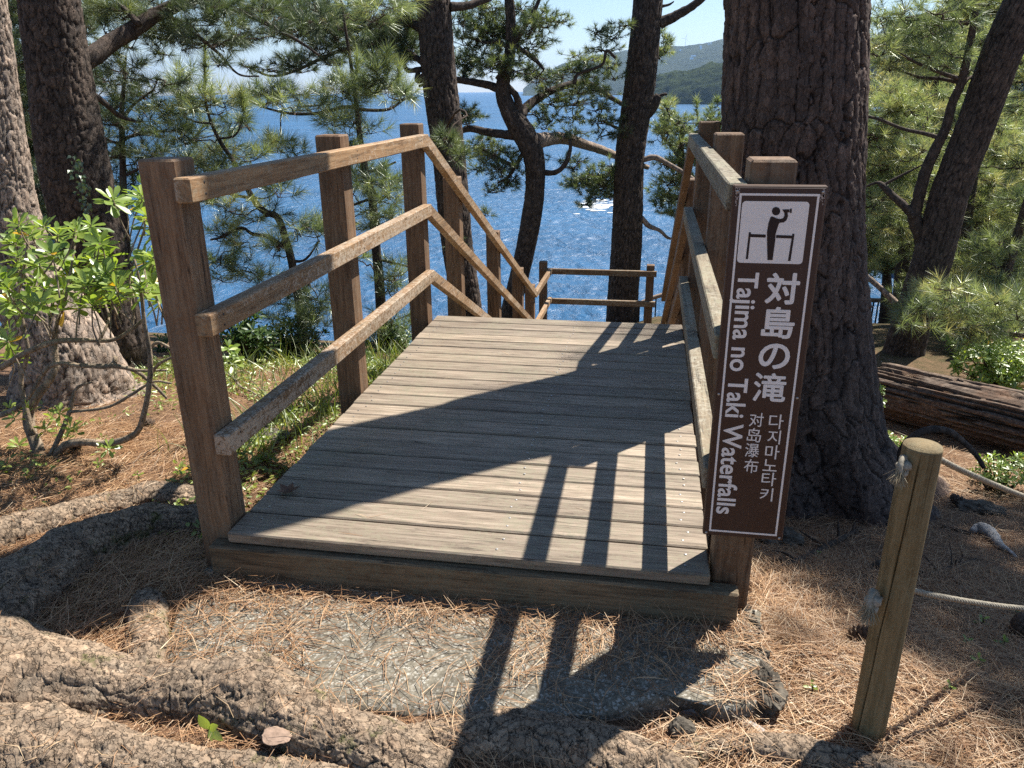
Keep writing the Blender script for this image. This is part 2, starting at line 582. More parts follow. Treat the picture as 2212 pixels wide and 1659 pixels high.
M_IVY = leaf_mat('ivy_leaf', [(0.0, (0.018, 0.040, 0.016)), (1.0, (0.05, 0.095, 0.035))], 0.3, 0.4, 0.12)
M_STRAW = leaf_mat('fallen_needles', [(0.0, (0.11, 0.055, 0.030)), (0.4, (0.28, 0.145, 0.070)), (0.75, (0.44, 0.26, 0.13)), (1.0, (0.56, 0.41, 0.24))], 0.12, 0.5, 0.06, (1.0, 0.8, 0.5))
M_DEADLEAF = leaf_mat('dead_leaf', [(0.0, (0.11, 0.055, 0.035)), (1.0, (0.2, 0.10, 0.06))], 0.2, 0.6, 0.05, (1.0, 0.7, 0.4))

def simple(name, col, rough=0.6, spec=0.3, metal=0.0, var=0.15, scale=30, bump=0.2):
    t = NT(name)
    o = t.coord()
    n = t.noise(o, scale, 5, 0.65)
    c = t.mix(t.ramp(n, [(0.3, 0.0), (0.7, 1.0)]), tuple(q*(1-var) for q in col), tuple(min(1, q*(1+var)) for q in col))
    t.principled(c, rough, t.bump(n, bump, 0.003), spec, metal)
    return t.done()
def sign_mat(name, col, rough):
    t = NT(name)
    o = t.coord()
    n = t.noise(o, 9, 5, 0.7)
    sc = t.noise(o, 110, 4, 0.8)
    c = t.mix(t.ramp(n, [(0.35, 0.0), (0.8, 0.25)]), col, tuple(q*0.8+0.03 for q in col))
    c = t.mix(t.ramp(sc, [(0.72, 0.0), (0.8, 0.35)]), c, (0.18, 0.15, 0.13))
    t.principled(c, rough, t.bump(sc, 0.05, 0.001), 0.4)
    return t.done()
M_SIGN = sign_mat('brown_sign_face', (0.043, 0.020, 0.014), 0.42)
M_SIGNEDGE = simple('brown_sign_edge', (0.085, 0.048, 0.030), 0.6)
M_WHITE = sign_mat('white_sign_paint', (0.78, 0.74, 0.70), 0.45)
M_INK = simple('dark_sign_ink', (0.020, 0.010, 0.009), 0.5, var=0.05)
M_STEEL = simple('screw_steel', (0.42, 0.40, 0.37), 0.45, 0.5, 0.8)
M_RAILPIPE = simple('painted_fence_rail', (0.30, 0.22, 0.16), 0.45)
M_BAR = simple('dark_fence_bar', (0.035, 0.032, 0.030), 0.5)
M_ROCK = simple('dark_rock', (0.095, 0.082, 0.064), 0.9, 0.1, var=0.65, scale=24, bump=1.0)
M_STUMP = simple('weathered_deadwood', (0.33, 0.31, 0.28), 0.85, 0.1, var=0.45, scale=40, bump=0.7)
M_CONE = simple('pine_cone_scales', (0.13, 0.095, 0.07), 0.8, 0.15, var=0.5, scale=60, bump=0.5)
M_CHIP = simple('bark_chip', (0.27, 0.19, 0.14), 0.85, 0.1, var=0.3, scale=50, bump=0.6)
M_PIPE = simple('grey_plastic', (0.33, 0.32, 0.31), 0.6, 0.3, var=0.15)
M_FOAM = simple('sea_foam', (0.75, 0.78, 0.8), 0.8, 0.2, var=0.1)
M_HOUSE = simple('white_house_wall', (0.85, 0.85, 0.83), 0.8)

# ground: pine straw, soil, sparse green
t = NT('pine_litter_ground')
o = t.coord()
st = t.coord((1, 0.12, 1), rot=(0, 0, 0.6))
st2 = t.coord((0.12, 1, 1), rot=(0, 0, 0.3))
a = t.noise(st, 260, 5, 0.7, 0.6)
b = t.noise(st2, 240, 5, 0.7, 0.6)
big = t.noise(o, 2.3, 5, 0.6)
c = t.mix(0.5, a, b)
c = t.ramp(c, [(0.34, (0.08, 0.046, 0.030)), (0.5, (0.22, 0.13, 0.078)), (0.66, (0.40, 0.26, 0.155))])
c = t.mix(t.ramp(big, [(0.4, 0.0), (0.72, 0.55)]), c, (0.15, 0.095, 0.062))
gz = t.noise(o, 9, 6, 0.7)
far = t.n('SeparateXYZ')
t.set(far, 0, t.coord())
fm = t.n('MapRange')
t.set(fm, 0, far.outputs[1])
fm.inputs[1].default_value, fm.inputs[2].default_value = 5.0, 8.0
c = t.mix(t.math('MULTIPLY', fm.outputs[0], t.ramp(gz, [(0.4, 0.35), (0.6, 0.9)])), c, (0.055, 0.06, 0.025))
t.principled(c, 0.9, t.bump(t.math('ADD', a, b), 0.9, 0.012), 0.1)
M_GROUND = t.done()

t = NT('concrete')
o = t.coord()
ag = t.n('TexVoronoi')
t.set(ag, 'Vector', o)
ag.inputs['Scale'].default_value = 170
n1 = t.noise(o, 55, 7, 0.75)
n2 = t.noise(o, 7.5, 7, 0.7)
c = t.ramp(n1, [(0.3, (0.07, 0.062, 0.048)), (0.5, (0.165, 0.147, 0.112)), (0.7, (0.30, 0.27, 0.21))])
c = t.mix(t.ramp(ag.outputs['Color'], [(0.66, 0.0), (0.85, 0.75)]), c, (0.46, 0.44, 0.38))
c = t.mix(t.ramp(n2, [(0.45, 0.0), (0.62, 0.45)]), c, (0.065, 0.058, 0.046))
t.principled(c, 0.95, t.bump(n1, 0.3, 0.0008), 0.02)
M_CONC = t.done()

t = NT('sea_water')
o = t.coord((1, 0.55, 1), rot=(0, 0, 0.5))
w1 = t.noise(o, 0.32, 6, 0.62, 0.5)
w2 = t.noise(t.coord((1, 0.6, 1), rot=(0, 0, -0.3)), 0.055, 4, 0.55, 0.4)
pat = t.noise(t.coord((1, 2.5, 1), rot=(0, 0, 0.2)), 0.006, 5, 0.6)
h = t.math('ADD', t.math('MULTIPLY', w1, 1.0), t.math('MULTIPLY', w2, 2.2))
c = t.mix(t.ramp(pat, [(0.35, 0.0), (0.65, 1.0)]), (0.008, 0.062, 0.145), (0.015, 0.095, 0.21))
t.principled(c, 0.36, t.bump(h, 1.0, 2.2), 0.38)
M_SEA = t.done()

def forest_mat(name, c0, c1, c2, s):
    t = NT(name)
    o = t.coord()
    n = t.noise(o, s, 8, 0.75)
    n2 = t.noise(o, s*0.2, 4, 0.6)
    c = t.ramp(t.mix(0.35, n, n2), [(0.35, c0), (0.5, c1), (0.68, c2)])
    t.principled(c, 0.95, t.bump(n, 1.0, 1.2/s), 0.05)
    return t.done()
M_HEAD = forest_mat('headland_forest', (0.022, 0.035, 0.016), (0.045, 0.065, 0.026), (0.10, 0.12, 0.05), 0.06)
M_HILL = forest_mat('hill_forest', (0.030, 0.042, 0.022), (0.055, 0.07, 0.032), (0.10, 0.11, 0.055), 0.03)

# ================================================================== SETTING
def axis(lo, a, b, hi, fine, growth=1.16):
    m = list(np.arange(a, b, fine))
    q, s = b, fine
    up = []
    while q < hi:
        up.append(q)
        s *= growth
        q += s
    q, s = a, fine
    dn = []
    while q > lo:
        s *= growth
        q -= s
        dn.append(q)
    return np.array(dn[::-1]+m+up)
gx = axis(-70, -4.2, 3.2, 70, 0.05)
gy = axis(-30, 0.6, 6.5, 48, 0.05)
X, Y = np.meshgrid(gx, gy)
Z = ground(X, Y)
nx, ny = len(gx), len(gy)
i = (np.arange(ny-1)[:, None]*nx+np.arange(nx-1)[None]).ravel()
F = np.stack([i, i+1, i+1+nx, i+nx], -1)
tag(mk('ground', np.stack([X, Y, Z], -1).reshape(-1, 3), F, M_GROUND), kind='structure')

# sea
SEAZ = -38.0
RS = 24000.0
th = np.linspace(0, 2*math.pi, 97)[:-1]
rr = [0, 60, 150, 400, 1000, 3000, 8000, RS]
V = [[0, 0, SEAZ]]
for r in rr[1:]:
    V += [[r*math.cos(q), r*math.sin(q), SEAZ] for q in th]
n = len(th)
F3 = [[0, 1+k, 1+(k+1) % n] for k in range(n)]
F4 = [[1+a*n+k, 1+(a+1)*n+k, 1+(a+1)*n+(k+1) % n, 1+a*n+(k+1) % n] for a in range(len(rr)-2) for k in range(n)]
tag(mk('sea', V, [np.array(F3), np.array(F4)], M_SEA), kind='structure')
# foam round a rock awash below the cliff
V, F = [], []
c0 = WZ(1298, 440, SEAZ+0.05)
for k in range(46):
    p = c0+np.array([rng.normal()*3.2, rng.normal()*8, 0])
    r = abs(rng.normal())*0.9+0.35
    b = len(V)
    m = 9
    for q in range(m):
        aa = 2*math.pi*q/m
        V.append(p+np.array([math.cos(aa)*r*rng.uniform(.5, 1.6)*1.5, math.sin(aa)*r*rng.uniform(.5, 1.4), 0.003*k]))
    F.append(list(range(b, b+m)))
tag(mk('sea_foam', V, np.array(F), M_FOAM), 'white sea foam breaking over a sunken rock', kind='stuff')

# headland and far hills, each a terrain seen across the bay
def land(name, mat, sil, dist, depth, water, amp, nsc, seed, cliff):
    """sil: (px, ridge height in metres above sea) along the coast"""
    pxs = np.linspace(sil[0][0], sil[-1][0], 260)
    hs = np.interp(pxs, [q[0] for q in sil], [q[1] for q in sil])
    dd = np.interp(pxs, [q[0] for q in water], [q[1] for q in water])
    m = 70
    V = np.zeros((len(pxs), m, 3))
    for a, (px, h, d0) in enumerate(zip(pxs, hs, dd)):
        r = ray(px, 200)
        hd = np.array([r[0], r[1]])/math.hypot(r[0], r[1])
        s = np.linspace(0, 1, m)
        dist_ = d0+depth*np.where(s < 0.5, s*cliff, cliff*0.5+(s-0.5)/0.5*(1-cliff*0.5))
        prof = np.sin(np.clip(s/0.55, 0, 1)*math.pi/2)**0.75*np.where(s > 0.55, 1-0.6*((s-0.55)/0.45)**2, 1)
        x, y = hd[0]*dist_, hd[1]*dist_
        tex = fbm(x/nsc, y/nsc, 0, seed, 5)-0.5
        lump = np.abs(fbm(x/(nsc*0.22), y/(nsc*0.22), s*9, seed+5, 3)-0.5)
        V[a, :, 0], V[a, :, 1] = x, y
        V[a, :, 2] = SEAZ-2+h*prof*(1+0.25*tex*np.sin(s*math.pi))+amp*(lump*2-0.35)*np.clip(s*6, 0, 1)
    k = (np.arange(len(pxs)-1)[:, None]*m+np.arange(m-1)[None]).ravel()
    F = np.stack([k, k+1, k+1+m, k+m], -1)
    return tag(mk(name, V.reshape(-1, 3), F, mat), kind='structure')
def ridge(px, py, d):
    r = ray(px, py)
    return CAMH+r[2]/math.hypot(r[0], r[1])*d-SEAZ
D1 = 2300
land('headland', M_HEAD, [(1386, 2)]+[(a, ridge(a, b, D1+200)) for a, b in ((1398, 175), (1420, 157), (1450, 150), (1490, 148), (1520, 138), (1550, 136), (1600, 128), (1750, 118), (1900, 110), (2100, 90), (2400, 70), (2700, 40))],
     D1, 700, [(1386, D1+60), (1450, D1), (2212, D1-700), (2700, D1-900)], 15, 170, 4, 0.45)
D2 = 6500
land('hills', M_HILL, [(a, max(2, ridge(a, b, D2+1200))) for a, b in ((1130, 193), (1170, 160), (1215, 136), (1290, 122), (1350, 112), (1420, 106), (1470, 104), (1510, 97), (1545, 88), (1570, 83), (1640, 70), (1760, 66), (1865, 84), (1905, 62), (1960, 48), (2050, 36), (2212, 30), (2700, 30))],
     D2, 3000, [(1130, D2), (2700, D2-1500)], 26, 520, 9, 0.8)
D3 = 9500
land('far_hills', M_HILL, [(a, max(2, ridge(a, b, D3+1200))) for a, b in ((1160, 193), (1250, 130), (1330, 112), (1400, 104), (1440, 103), (1475, 102), (1505, 93), (1530, 90), (1560, 92), (1640, 88), (1900, 86))],
     D3, 2600, [(1160, D3), (2300, D3)], 20, 800, 21, 0.8)
# houses on the hillside across the bay, and a wind turbine on the ridge
for (px, py, w, h, lab) in ((1446, 110, 9, 7, 'tiny white house left of the others on the hazy hillside'), (1469.5, 108, 16, 12, 'small white house below the ridge on the hazy hillside'),
                            (1514, 102, 26, 22, 'bright tall white block near the crest of the hazy hillside'), (1498, 120.5, 60, 9, 'long low white roof halfway down the hazy hillside'),
                            (1494, 126, 40, 12, 'pale building just under the long white roof'), (1531, 95, 22, 9, 'white house high on the hazy hillside beside the big trunk'), (1536, 93, 14, 11, 'small white house at the crest beside the big trunk')):
    d = D2-250
    r = ray(px, py)
    hd = np.array([r[0], r[1], r[2]])/math.hypot(r[0], r[1])
    w, h = w*.6, h*.6
    p = CAM+hd*d
    ho = thing('house', p-np.array([0, 0, h]), lab, 'house', 'white houses on the far hillside')
    b = MB(); b.box(p+np.array([-w*.5, -8, -h]), p+np.array([w*.5, 8, h*0.5]), 0.2); b.build('wall', M_HOUSE, ho)
    b = MB(); b.box(p+np.array([-w*.55, -9, h*0.5+.05]), p+np.array([w*.55, 9, h*0.8]), 0.4); b.build('roof', M_HOUSE, ho)
p = CAM+ray(1480, 101)/math.hypot(*ray(1480, 101)[:2])*(D3+1150)
wt = thing('wind_turbine', p, 'thin white wind turbine on the hazy ridge line', 'wind turbine')
b = MB(); addtube(b, [(*(p+np.array([0, 0, q*115-15])), 2.6-1.2*q) for q in (0, .5, 1)], 6, 8); b.build('tower', M_HOUSE, wt, True)
hub = p+np.array([0, -4, 100])
for k in range(3):
    aa = 0.35+k*2.094
    e = np.array([math.sin(aa), 0, math.cos(aa)])
    b = MB(); addtube(b, [(*hub, 1.5), (*(hub+e*20), 1.9), (*(hub+e*58), 0.5)], 8, 6); b.build('blade', M_HOUSE, wt, True)
# added wooded cliff: a dark backdrop standing for shaded water behind the right foliage
def cove():
    pxs = np.linspace(1700, 2900, 200)
    m = 60
    V = np.zeros((len(pxs), m, 3))
    for a, px in enumerate(pxs):
        r = ray(px, 300)
        hd = np.array([r[0], r[1]])/math.hypot(r[0], r[1])
        d0 = np.interp(px, [1700, 1800, 2000, 2300, 2900], [330, 240, 190, 150, 110])
        h = np.interp(px, [1700, 1760, 1860, 2000, 2300, 2900], [3, 18, 27, 36, 40, 42])
        s = np.linspace(0, 1, m)
        dist_ = d0+80*s
        x, y = hd[0]*dist_, hd[1]*dist_
        V[a, :, 0], V[a, :, 1] = x, y
        V[a, :, 2] = SEAZ-1+h*sstep(0, 0.5, s)**0.6+5*(fbm(x/9, y/9, s*5, 31, 4)-0.45)*np.clip(s*8, 0, 1)
    k = (np.arange(len(pxs)-1)[:, None]*m+np.arange(m-1)[None]).ravel()
    return np.stack([k, k+1, k+1+m, k+m], -1), V
F, V = cove()
tag(mk('backdrop_cliff', V.reshape(-1, 3), F, M_HEAD), kind='structure')

# concrete slab in front of the deck
poly = [G(*p)[:2] for p in ((352, 1432), (392, 1338), (470, 1290))]+[np.array([-1.30, 2.03]), np.array([0.30, 2.06])]+[G(*p)[:2] for p in ((1600, 1392), (1645, 1470), (1655, 1545), (1560, 1565), (1480, 1545), (1300, 1560), (1100, 1560), (850, 1548), (700, 1520), (520, 1470))]
poly = np.array(poly)
c0 = poly.mean(0)
n = 140
q = spline(np.column_stack([np.vstack([poly, poly[:1]]), np.zeros((len(poly)+1, 2))]), n)[:-1, :2]
q = q+0.012*(np.stack([vnoise(q[:, 0]*22, q[:, 1]*22, 0, 1), vnoise(q[:, 0]*22, q[:, 1]*22, 0, 2)], -1)-0.5)
n = len(q)
TOPZ = -0.172
rings = []
for k, (sc, dz) in enumerate(((1.0, -0.09), (1.0, -0.012), (0.985, 0.0), (0.8, 0.002), (0.5, 0.004), (0.2, 0.004))):
    w = c0+(q-c0)*sc
    zz = TOPZ+dz+0.045*np.clip((w[:, 1]-1.6), -1, 0.4)+0.006*(fbm(w[:, 0]*9, w[:, 1]*9, 0, 8)-0.5)
    rings.append(np.column_stack([w, zz]))
V = np.vstack(rings+[np.array([[*c0, rings[-1][:, 2].mean()]])])
F4 = [[a*n+k, a*n+(k+1) % n, (a+1)*n+(k+1) % n, (a+1)*n+k] for a in range(5) for k in range(n)]
F3 = [[5*n+k, 5*n+(k+1) % n, 6*n] for k in range(n)]
def slabz(x, y):
    return TOPZ+0.045*np.clip(y-1.6, -1, 0.4)
tag(mk('path', V, [np.array(F4), np.array(F3)], M_CONC), kind='structure')
SLAB = poly
def in_slab(x, y):
    ins = np.zeros(x.shape, bool)
    P = SLAB
    j = len(P)-1
    for i_ in range(len(P)):
        xi, yi, xj, yj = P[i_, 0], P[i_, 1], P[j, 0], P[j, 1]
        ins ^= ((yi > y) != (yj > y)) & (x < (xj-xi)*(y-yi)/(yj-yi+1e-12)+xi)
        j = i_
    return ins

# ================================================================== DECK AND RAILINGS
XL, XR = -1.29, 0.236
PT = 1.152
dk = thing('wooden_deck', ((XL+XR)/2, 3.3, -0.2), 'low weathered plank deck that leads from the path to the stairs', 'deck')
b = MB()
y = 1.985
k = 0
while y < 4.58:
    wdt = 0.137 if k == 0 else 0.115
    zo = rng.uniform(-0.0015, 0.0015)
    b.box((XL+0.003+rng.uniform(0, .006), y, -0.038+zo), (XR-0.003-rng.uniform(0, .006), y+wdt, zo), 0.005, rng.uniform(0, 1))
    y += wdt+0.0085
    k += 1
YEND = y
b.build('deck_boards', M_DECK, dk)
b = MB(); b.box((-1.345, 1.962, -0.30), (0.312, 2.018, -0.042), 0.006, 0.3); b.build('front_beam', M_BEAM, dk)
for x in (XL-0.002, XR-0.06):
    b = MB(); b.bar((x+0.03, 2.02, -0.12), (x+0.03, YEND, -0.12), 0.05, 0.15, a=0.3); b.build('side_beam', M_RAILG, dk)
b = MB(); b.box((XL, YEND-0.05, -0.20), (XR, YEND-0.005, -0.042), 0.004, 0.6); b.build('back_beam', M_BEAM, dk)
# screw heads, one row over each bearer
b = MB()
y = 1.985
k = 0
while y < 4.58:
    wdt = 0.137 if k == 0 else 0.115
    for x in (XL+0.075, (XL+XR)/2+0.12, XR-0.075):
        for q in (0.28, 0.72):
            c = np.array([x+rng.uniform(-.012, .012), y+wdt*q, 0.0022])
            aa = np.linspace(0, 2*math.pi, 9)[:-1]
            b.add(np.vstack([c+np.stack([np.cos(aa)*.0042, np.sin(aa)*.0042, aa*0], -1), c+np.array([[0, 0, .0007]])]), np.array([[m_, (m_+1) % 8, 8] for m_ in range(8)]))
    y += wdt+0.0085
    k += 1
tag(b.build('screw_heads', M_STEEL, dk), kind='stuff')

def post(parent, x0, y0, z0, z1, mat=M_POST, s=0.11):
    b = MB()
    b.box((x0, y0, z0), (x0+s, y0+s, z1), 0.006, rng.uniform(0, 1))
    return b.build('post', mat, parent)
def rail(parent, p0, p1, w=0.05, h=0.068, mat=M_RAIL):
    b = MB()
    b.bar(p0, p1, w, h, a=rng.uniform(0, 1), ch=0.004)
    return b.build('rail', mat, parent)
SL = -1.98/4.40
RH = (1.105, 0.720, 0.336)
lr = thing('wooden_railing', (XL-0.05, 3.3, -0.2), 'brown wooden railing along the left edge of the deck and down the stairs', 'railing', 'three rail wooden railings of the deck')
for y0 in (2.02, 3.24, 4.415):
    post(lr, XL-0.112, y0, -0.75 if y0 > 2.5 else -0.32, PT)
for y0, zt in ((5.31, .77), (6.72, .165), (8.04, -.45), (8.91, -.835)):
    post(lr, XL-0.112, y0, zt-1.7, zt)
for z in RH:
    zc = z-0.034
    rail(lr, (XL+0.026, 2.0, zc), (XL+0.026, 4.43, zc-0.008))
    rail(lr, (XL+0.026, 4.425, zc-0.010), (XL+0.026, 8.83, zc-0.010+SL*4.40), 0.046, 0.066)
    rail(lr, (XL+0.026, 8.80, zc-1.985), (XL+0.026, 10.24, zc-2.02))
for y_ in (2.075, 3.295, 4.47):
    for z in RH:
        for dz in (-.018, -.05):
            if y_ < 4.4:
                b = MB(); addtube(b, [(XL+.050, y_, z+dz, .0042), (XL+.0518, y_, z+dz, .0042), (XL+.0522, y_, z+dz, .002)], 3, 8); b.build('screw', M_BAR, lr, True)
rrl = thing('wooden_railing', (XR+0.05, 3.3, -0.2), 'greyer wooden railing along the right edge of the deck, behind the brown sign', 'railing', 'three rail wooden railings of the deck')
for y0 in (2.032, 3.24, 4.415):
    post(rrl, XR+0.002, y0, -1.2 if y0 > 2.5 else -0.45, PT+0.005)
for y0, zt in ((5.31, .77), (6.72, .165), (8.04, -.45)):
    post(rrl, XR+0.002, y0, zt-1.9, zt)
for z in RH:
    zc = z-0.034
    rail(rrl, (XR-0.026, 2.004, zc), (XR-0.026, 4.43, zc-0.004), 0.048, mat=M_RAILG)
    rail(rrl, (XR-0.026, 4.425, zc-0.010), (XR-0.026, 8.83, zc-0.010+SL*4.40), 0.044, 0.066, M_POST)
lf = thing('wooden_railing', (-0.6, 10.3, -2.0), 'two rail wooden railing across the far end of the lower landing', 'railing')
post(lf, -1.425, 10.29, -2.9, -0.84, s=0.105)
post(lf, 0.005, 10.29, -2.9, -0.85, s=0.105)
for z in (-0.955, -1.365, -1.72):
    rail(lf, (-1.36, 10.265, z), (0.14, 10.265, z), 0.05, 0.075, M_RAILX)
sc_ = thing('wooden_staircase', (-0.53, 6.7, -1.2), 'wooden stairs that drop from the back of the deck to the lower landing', 'staircase')
ns = 12
for k in range(ns):
    z = -(k+1)*1.98/ns
    y = 4.60+k*0.345
    b = MB(); b.box((XL+0.05, y, z-0.04), (XR-0.05, y+0.33, z), 0.004, rng.uniform(0, 1)); b.build('tread', M_DECK, sc_)
for x in (XL+0.02, XR-0.02):
    b = MB(); b.bar((x, 4.62, -0.25), (x, 8.75, -2.13), 0.045, 0.2, a=0.4); b.build('stringer', M_RAILG, sc_)
b = MB()
y = 8.78
while y < 10.4:
    b.box((XL+0.01, y, -2.04), (XR-0.01, y+0.117, -2.0), 0.004, rng.uniform(0, 1))
    y += 0.1235
b.build('landing_boards', M_DECK, sc_)

# ================================================================== SIGN
SY = 1.978
z4 = lambda x, y: (1324.9+.27783*x, 241.9+.27783*y)
z6 = lambda x, y: (1474.7+x/3, 553+y/3)
z5b = lambda x, y: ((2300+.7235*x)/1.736, (1220+.7235*y)/1.736)
sg = thing('sign_board', (0.305, SY+0.02, 0.6), 'brown upright sign with a viewpoint pictogram and white lettering on the front right post', 'sign')
def onS(p, dy=0.0):
    r = W(p[0], p[1], SY)
    r[1] -= dy
    return r
xl_, xr_ = 0.2005, 0.4095
zb_, zt_ = 0.139, 1.1005
b = MB(); b.box((xl_-0.004, SY+0.003, zb_-0.003), (xr_+0.004, SY+0.026, zt_+0.002), 0.003); b.build('backing_board', M_SIGNEDGE, sg)
b = MB(); b.box((xl_, SY, zb_), (xr_, SY+0.0028, zt_-0.003), 0.0012); b.build('face_plate', M_SIGN, sg)
from mathutils.geometry import tessellate_polygon
def plate(name, loops, dy, mat, parent, th=0.0006):
    V, F3, F4 = [], [], []
    for pts in loops:
        P = [onS(p, dy) for p in pts]
        tri = tessellate_polygon([[Vector((q[0], q[2], 0)) for q in P]])
        n0, n = len(V), len(P)
        ar = sum(P[k][0]*P[(k+1) % n][2]-P[(k+1) % n][0]*P[k][2] for k in range(n))
        V += P+[q+np.array([0, th, 0]) for q in P]
        for t_ in tri:
            a_, b_, c_ = [P[k] for k in t_]
            s_ = (b_[0]-a_[0])*(c_[2]-a_[2])-(c_[0]-a_[0])*(b_[2]-a_[2])
            F3.append([n0+k for k in (t_ if s_ > 0 else t_[::-1])])
        for k in range(n):
            F4.append([n0+k, n0+n+k, n0+n+(k+1) % n, n0+(k+1) % n])
    return mk(name, V, [np.array(F3), np.array(F4)], mat, parent, {'tint': np.full(len(V), .5)}, smooth=False)
def rect(name, x0, x1, z0, z1, r, dy, mat, parent, holes=None):
    pass
# white border line: four strips laid on the plate
bx0, bx1, bz0, bz1, bw = xl_+0.0118, xr_-0.0135, zb_+0.0125, zt_-0.0165, 0.0052
b = MB()
d0, d1 = SY-0.0009, SY-0.0001
b.box((bx0, d0, bz1-bw), (bx1, d1, bz1), 0.0001)
b.box((bx0, d0, bz0), (bx1, d1, bz0+bw), 0.0001)
b.box((bx0, d0, bz0+bw), (bx0+bw, d1, bz1-bw), 0.0001)
b.box((bx1-bw, d0, bz0+bw), (bx1, d1, bz1-bw), 0.0001)
b.build('border_line', M_WHITE, sg)
def roundrect(x0, x1, z0, z1, r, n=7):
    P = []
    for cx_, cz_, a0 in ((x1-r, z1-r, 0), (x0+r, z1-r, 90), (x0+r, z0+r, 180), (x1-r, z0+r, 270)):
        for k in range(n+1):
            a_ = R_(a0+90*k/n)
            P.append((cx_+r*math.cos(a_), cz_+r*math.sin(a_)))
    return P
def plate2(name, loops, dy, mat, parent):
    keep = globals()['onS']
    globals()['onS'] = lambda p, d=0.0: np.array([p[0], SY-d, p[1]])
    o = plate(name, loops, dy, mat, parent)
    globals()['onS'] = keep
    return o
pa, pb, pc, pd = [onS(z4(*p)) for p in ((1005, 690), (1520, 700), (965, 1172), (1475, 1182))]
px0, px1 = (pa[0]+pc[0])/2-0.001, (pb[0]+pd[0])/2
pz1, pz0 = (pa[2]+pb[2])/2, (pc[2]+pd[2])/2
plate2('pictogram_panel', [roundrect(px0, px1, pz0, pz1, 0.009)], 0.0009, M_WHITE, sg)
def nn(x, y):     # photo crop -> place on the white panel
    v = (y-692)/484
    l = 1004-(y-690)*.081
    return (px0+(x-l)/513*(px1-px0), pz1+(pz0-pz1)*v)
circ = lambda x, y, r: [nn(x+r*math.cos(a), y+r*math.sin(a)) for a in np.linspace(0, 2*math.pi, 25)[:-1]]
arm = [(1290, 852), (1322, 852), (1344, 836), (1355, 806), (1352, 780), (1326, 776), (1328, 800), (1318, 818), (1300, 825), (1268, 822), (1248, 812)]
body = [(1222, 812), (1232, 806), (1248, 811), (1275, 822), (1300, 826), (1296, 852), (1285, 868), (1264, 945), (1262, 1000), (1246, 1149), (1206, 1149), (1200, 1010), (1197, 930), (1207, 860)]
fig = [circ(1263, 766, 32), [nn(*p) for p in body],
       [nn(*p) for p in [(1297, 826), (1318, 819), (1328, 800), (1326, 776), (1312, 757), (1310, 752), (1364, 750), (1366, 772), (1352, 775), (1355, 806), (1344, 836), (1322, 852), (1293, 854)]],
       [nn(*p) for p in ((1369, 745), (1383, 745), (1382, 778), (1368, 778))]]
plate2('pictogram_figure', fig, 0.0016, M_INK, sg)
plate2('pictogram_railing', [[nn(*p) for p in ((1057, 932), (1073, 932), (1072, 946), (1189, 948), (1187, 972), (1069, 970), (1053, 1145), (1035, 1145))]], 0.0016, M_INK, sg)
plate2('pictogram_railing', [[nn(*p) for p in ((1393, 938), (1410, 938), (1386, 1152), (1366, 1152), (1389, 975), (1268, 973), (1270, 950), (1392, 952))]], 0.0016, M_INK, sg)
def text_mesh(s, offset):
    cu = bpy.data.curves.new('lettering', 'FONT')
    cu.body = s
    cu.size = 1.0
    cu.offset = offset
    cu.resolution_u = 4
    o = bpy.data.objects.new('lettering', cu)
    COL.objects.link(o)
    dg = bpy.context.evaluated_depsgraph_get()
    me = bpy.data.meshes.new_from_object(o.evaluated_get(dg))
    V = np.zeros(len(me.vertices)*3)
    me.vertices.foreach_get('co', V)
    V = V.reshape(-1, 3)[:, :2]
    F = [tuple(p.vertices) for p in me.polygons]
    bpy.data.objects.remove(o)
    bpy.data.curves.remove(cu)
    bpy.data.meshes.remove(me)
    return V, F
def letters(name, items, dy=0.0012):
    VV, FF = [], {}
    for V, F in items:
        n0 = len(VV)
        VV += [np.array([q[0], SY-dy, q[1]]) for q in V]
        for f in F:
            a_, b_, c_ = [V[k] for k in f[:3]]
            s_ = (b_[0]-a_[0])*(c_[1]-a_[1])-(c_[0]-a_[0])*(b_[1]-a_[1])
            f = f if s_ > 0 else f[::-1]
            FF.setdefault(len(f), []).append([n0+k for k in f])
    return mk(name, VV, [np.array(FF[k]) for k in FF], M_WHITE, sg, smooth=False)
def glyph(ch, box, off, zf):
    V, F = text_mesh(ch, off)
    lo, hi = V.min(0), V.max(0)
    (x0, y0), (x1, y1) = box
    yc, xc = (y0+y1)/2, (x0+x1)/2
    a_, b_ = onS(zf(x0, yc)), onS(zf(x1, yc))
    c_, d_ = onS(zf(xc, y0)), onS(zf(xc, y1))
    out = np.empty_like(V)
    out[:, 0] = a_[0]+(V[:, 0]-lo[0])/(hi[0]-lo[0])*(b_[0]-a_[0])
    out[:, 1] = d_[2]+(V[:, 1]-lo[1])/(hi[1]-lo[1])*(c_[2]-d_[2])
    return out, F
def bold(ch, box, k):
    V, F = glyph(ch, box, 0.0, z6)
    w = V[:, 0].max()-V[:, 0].min()
    return [(V*np.array([1-k, 1-k])+V.mean(0)*k+np.array([a, b_])*w*k*.5, F) for a, b_ in ((0, 0), (1, 0), (-1, 0), (0, 1), (0, -1), (.7, .7), (-.7, .7), (.7, -.7), (-.7, -.7))]
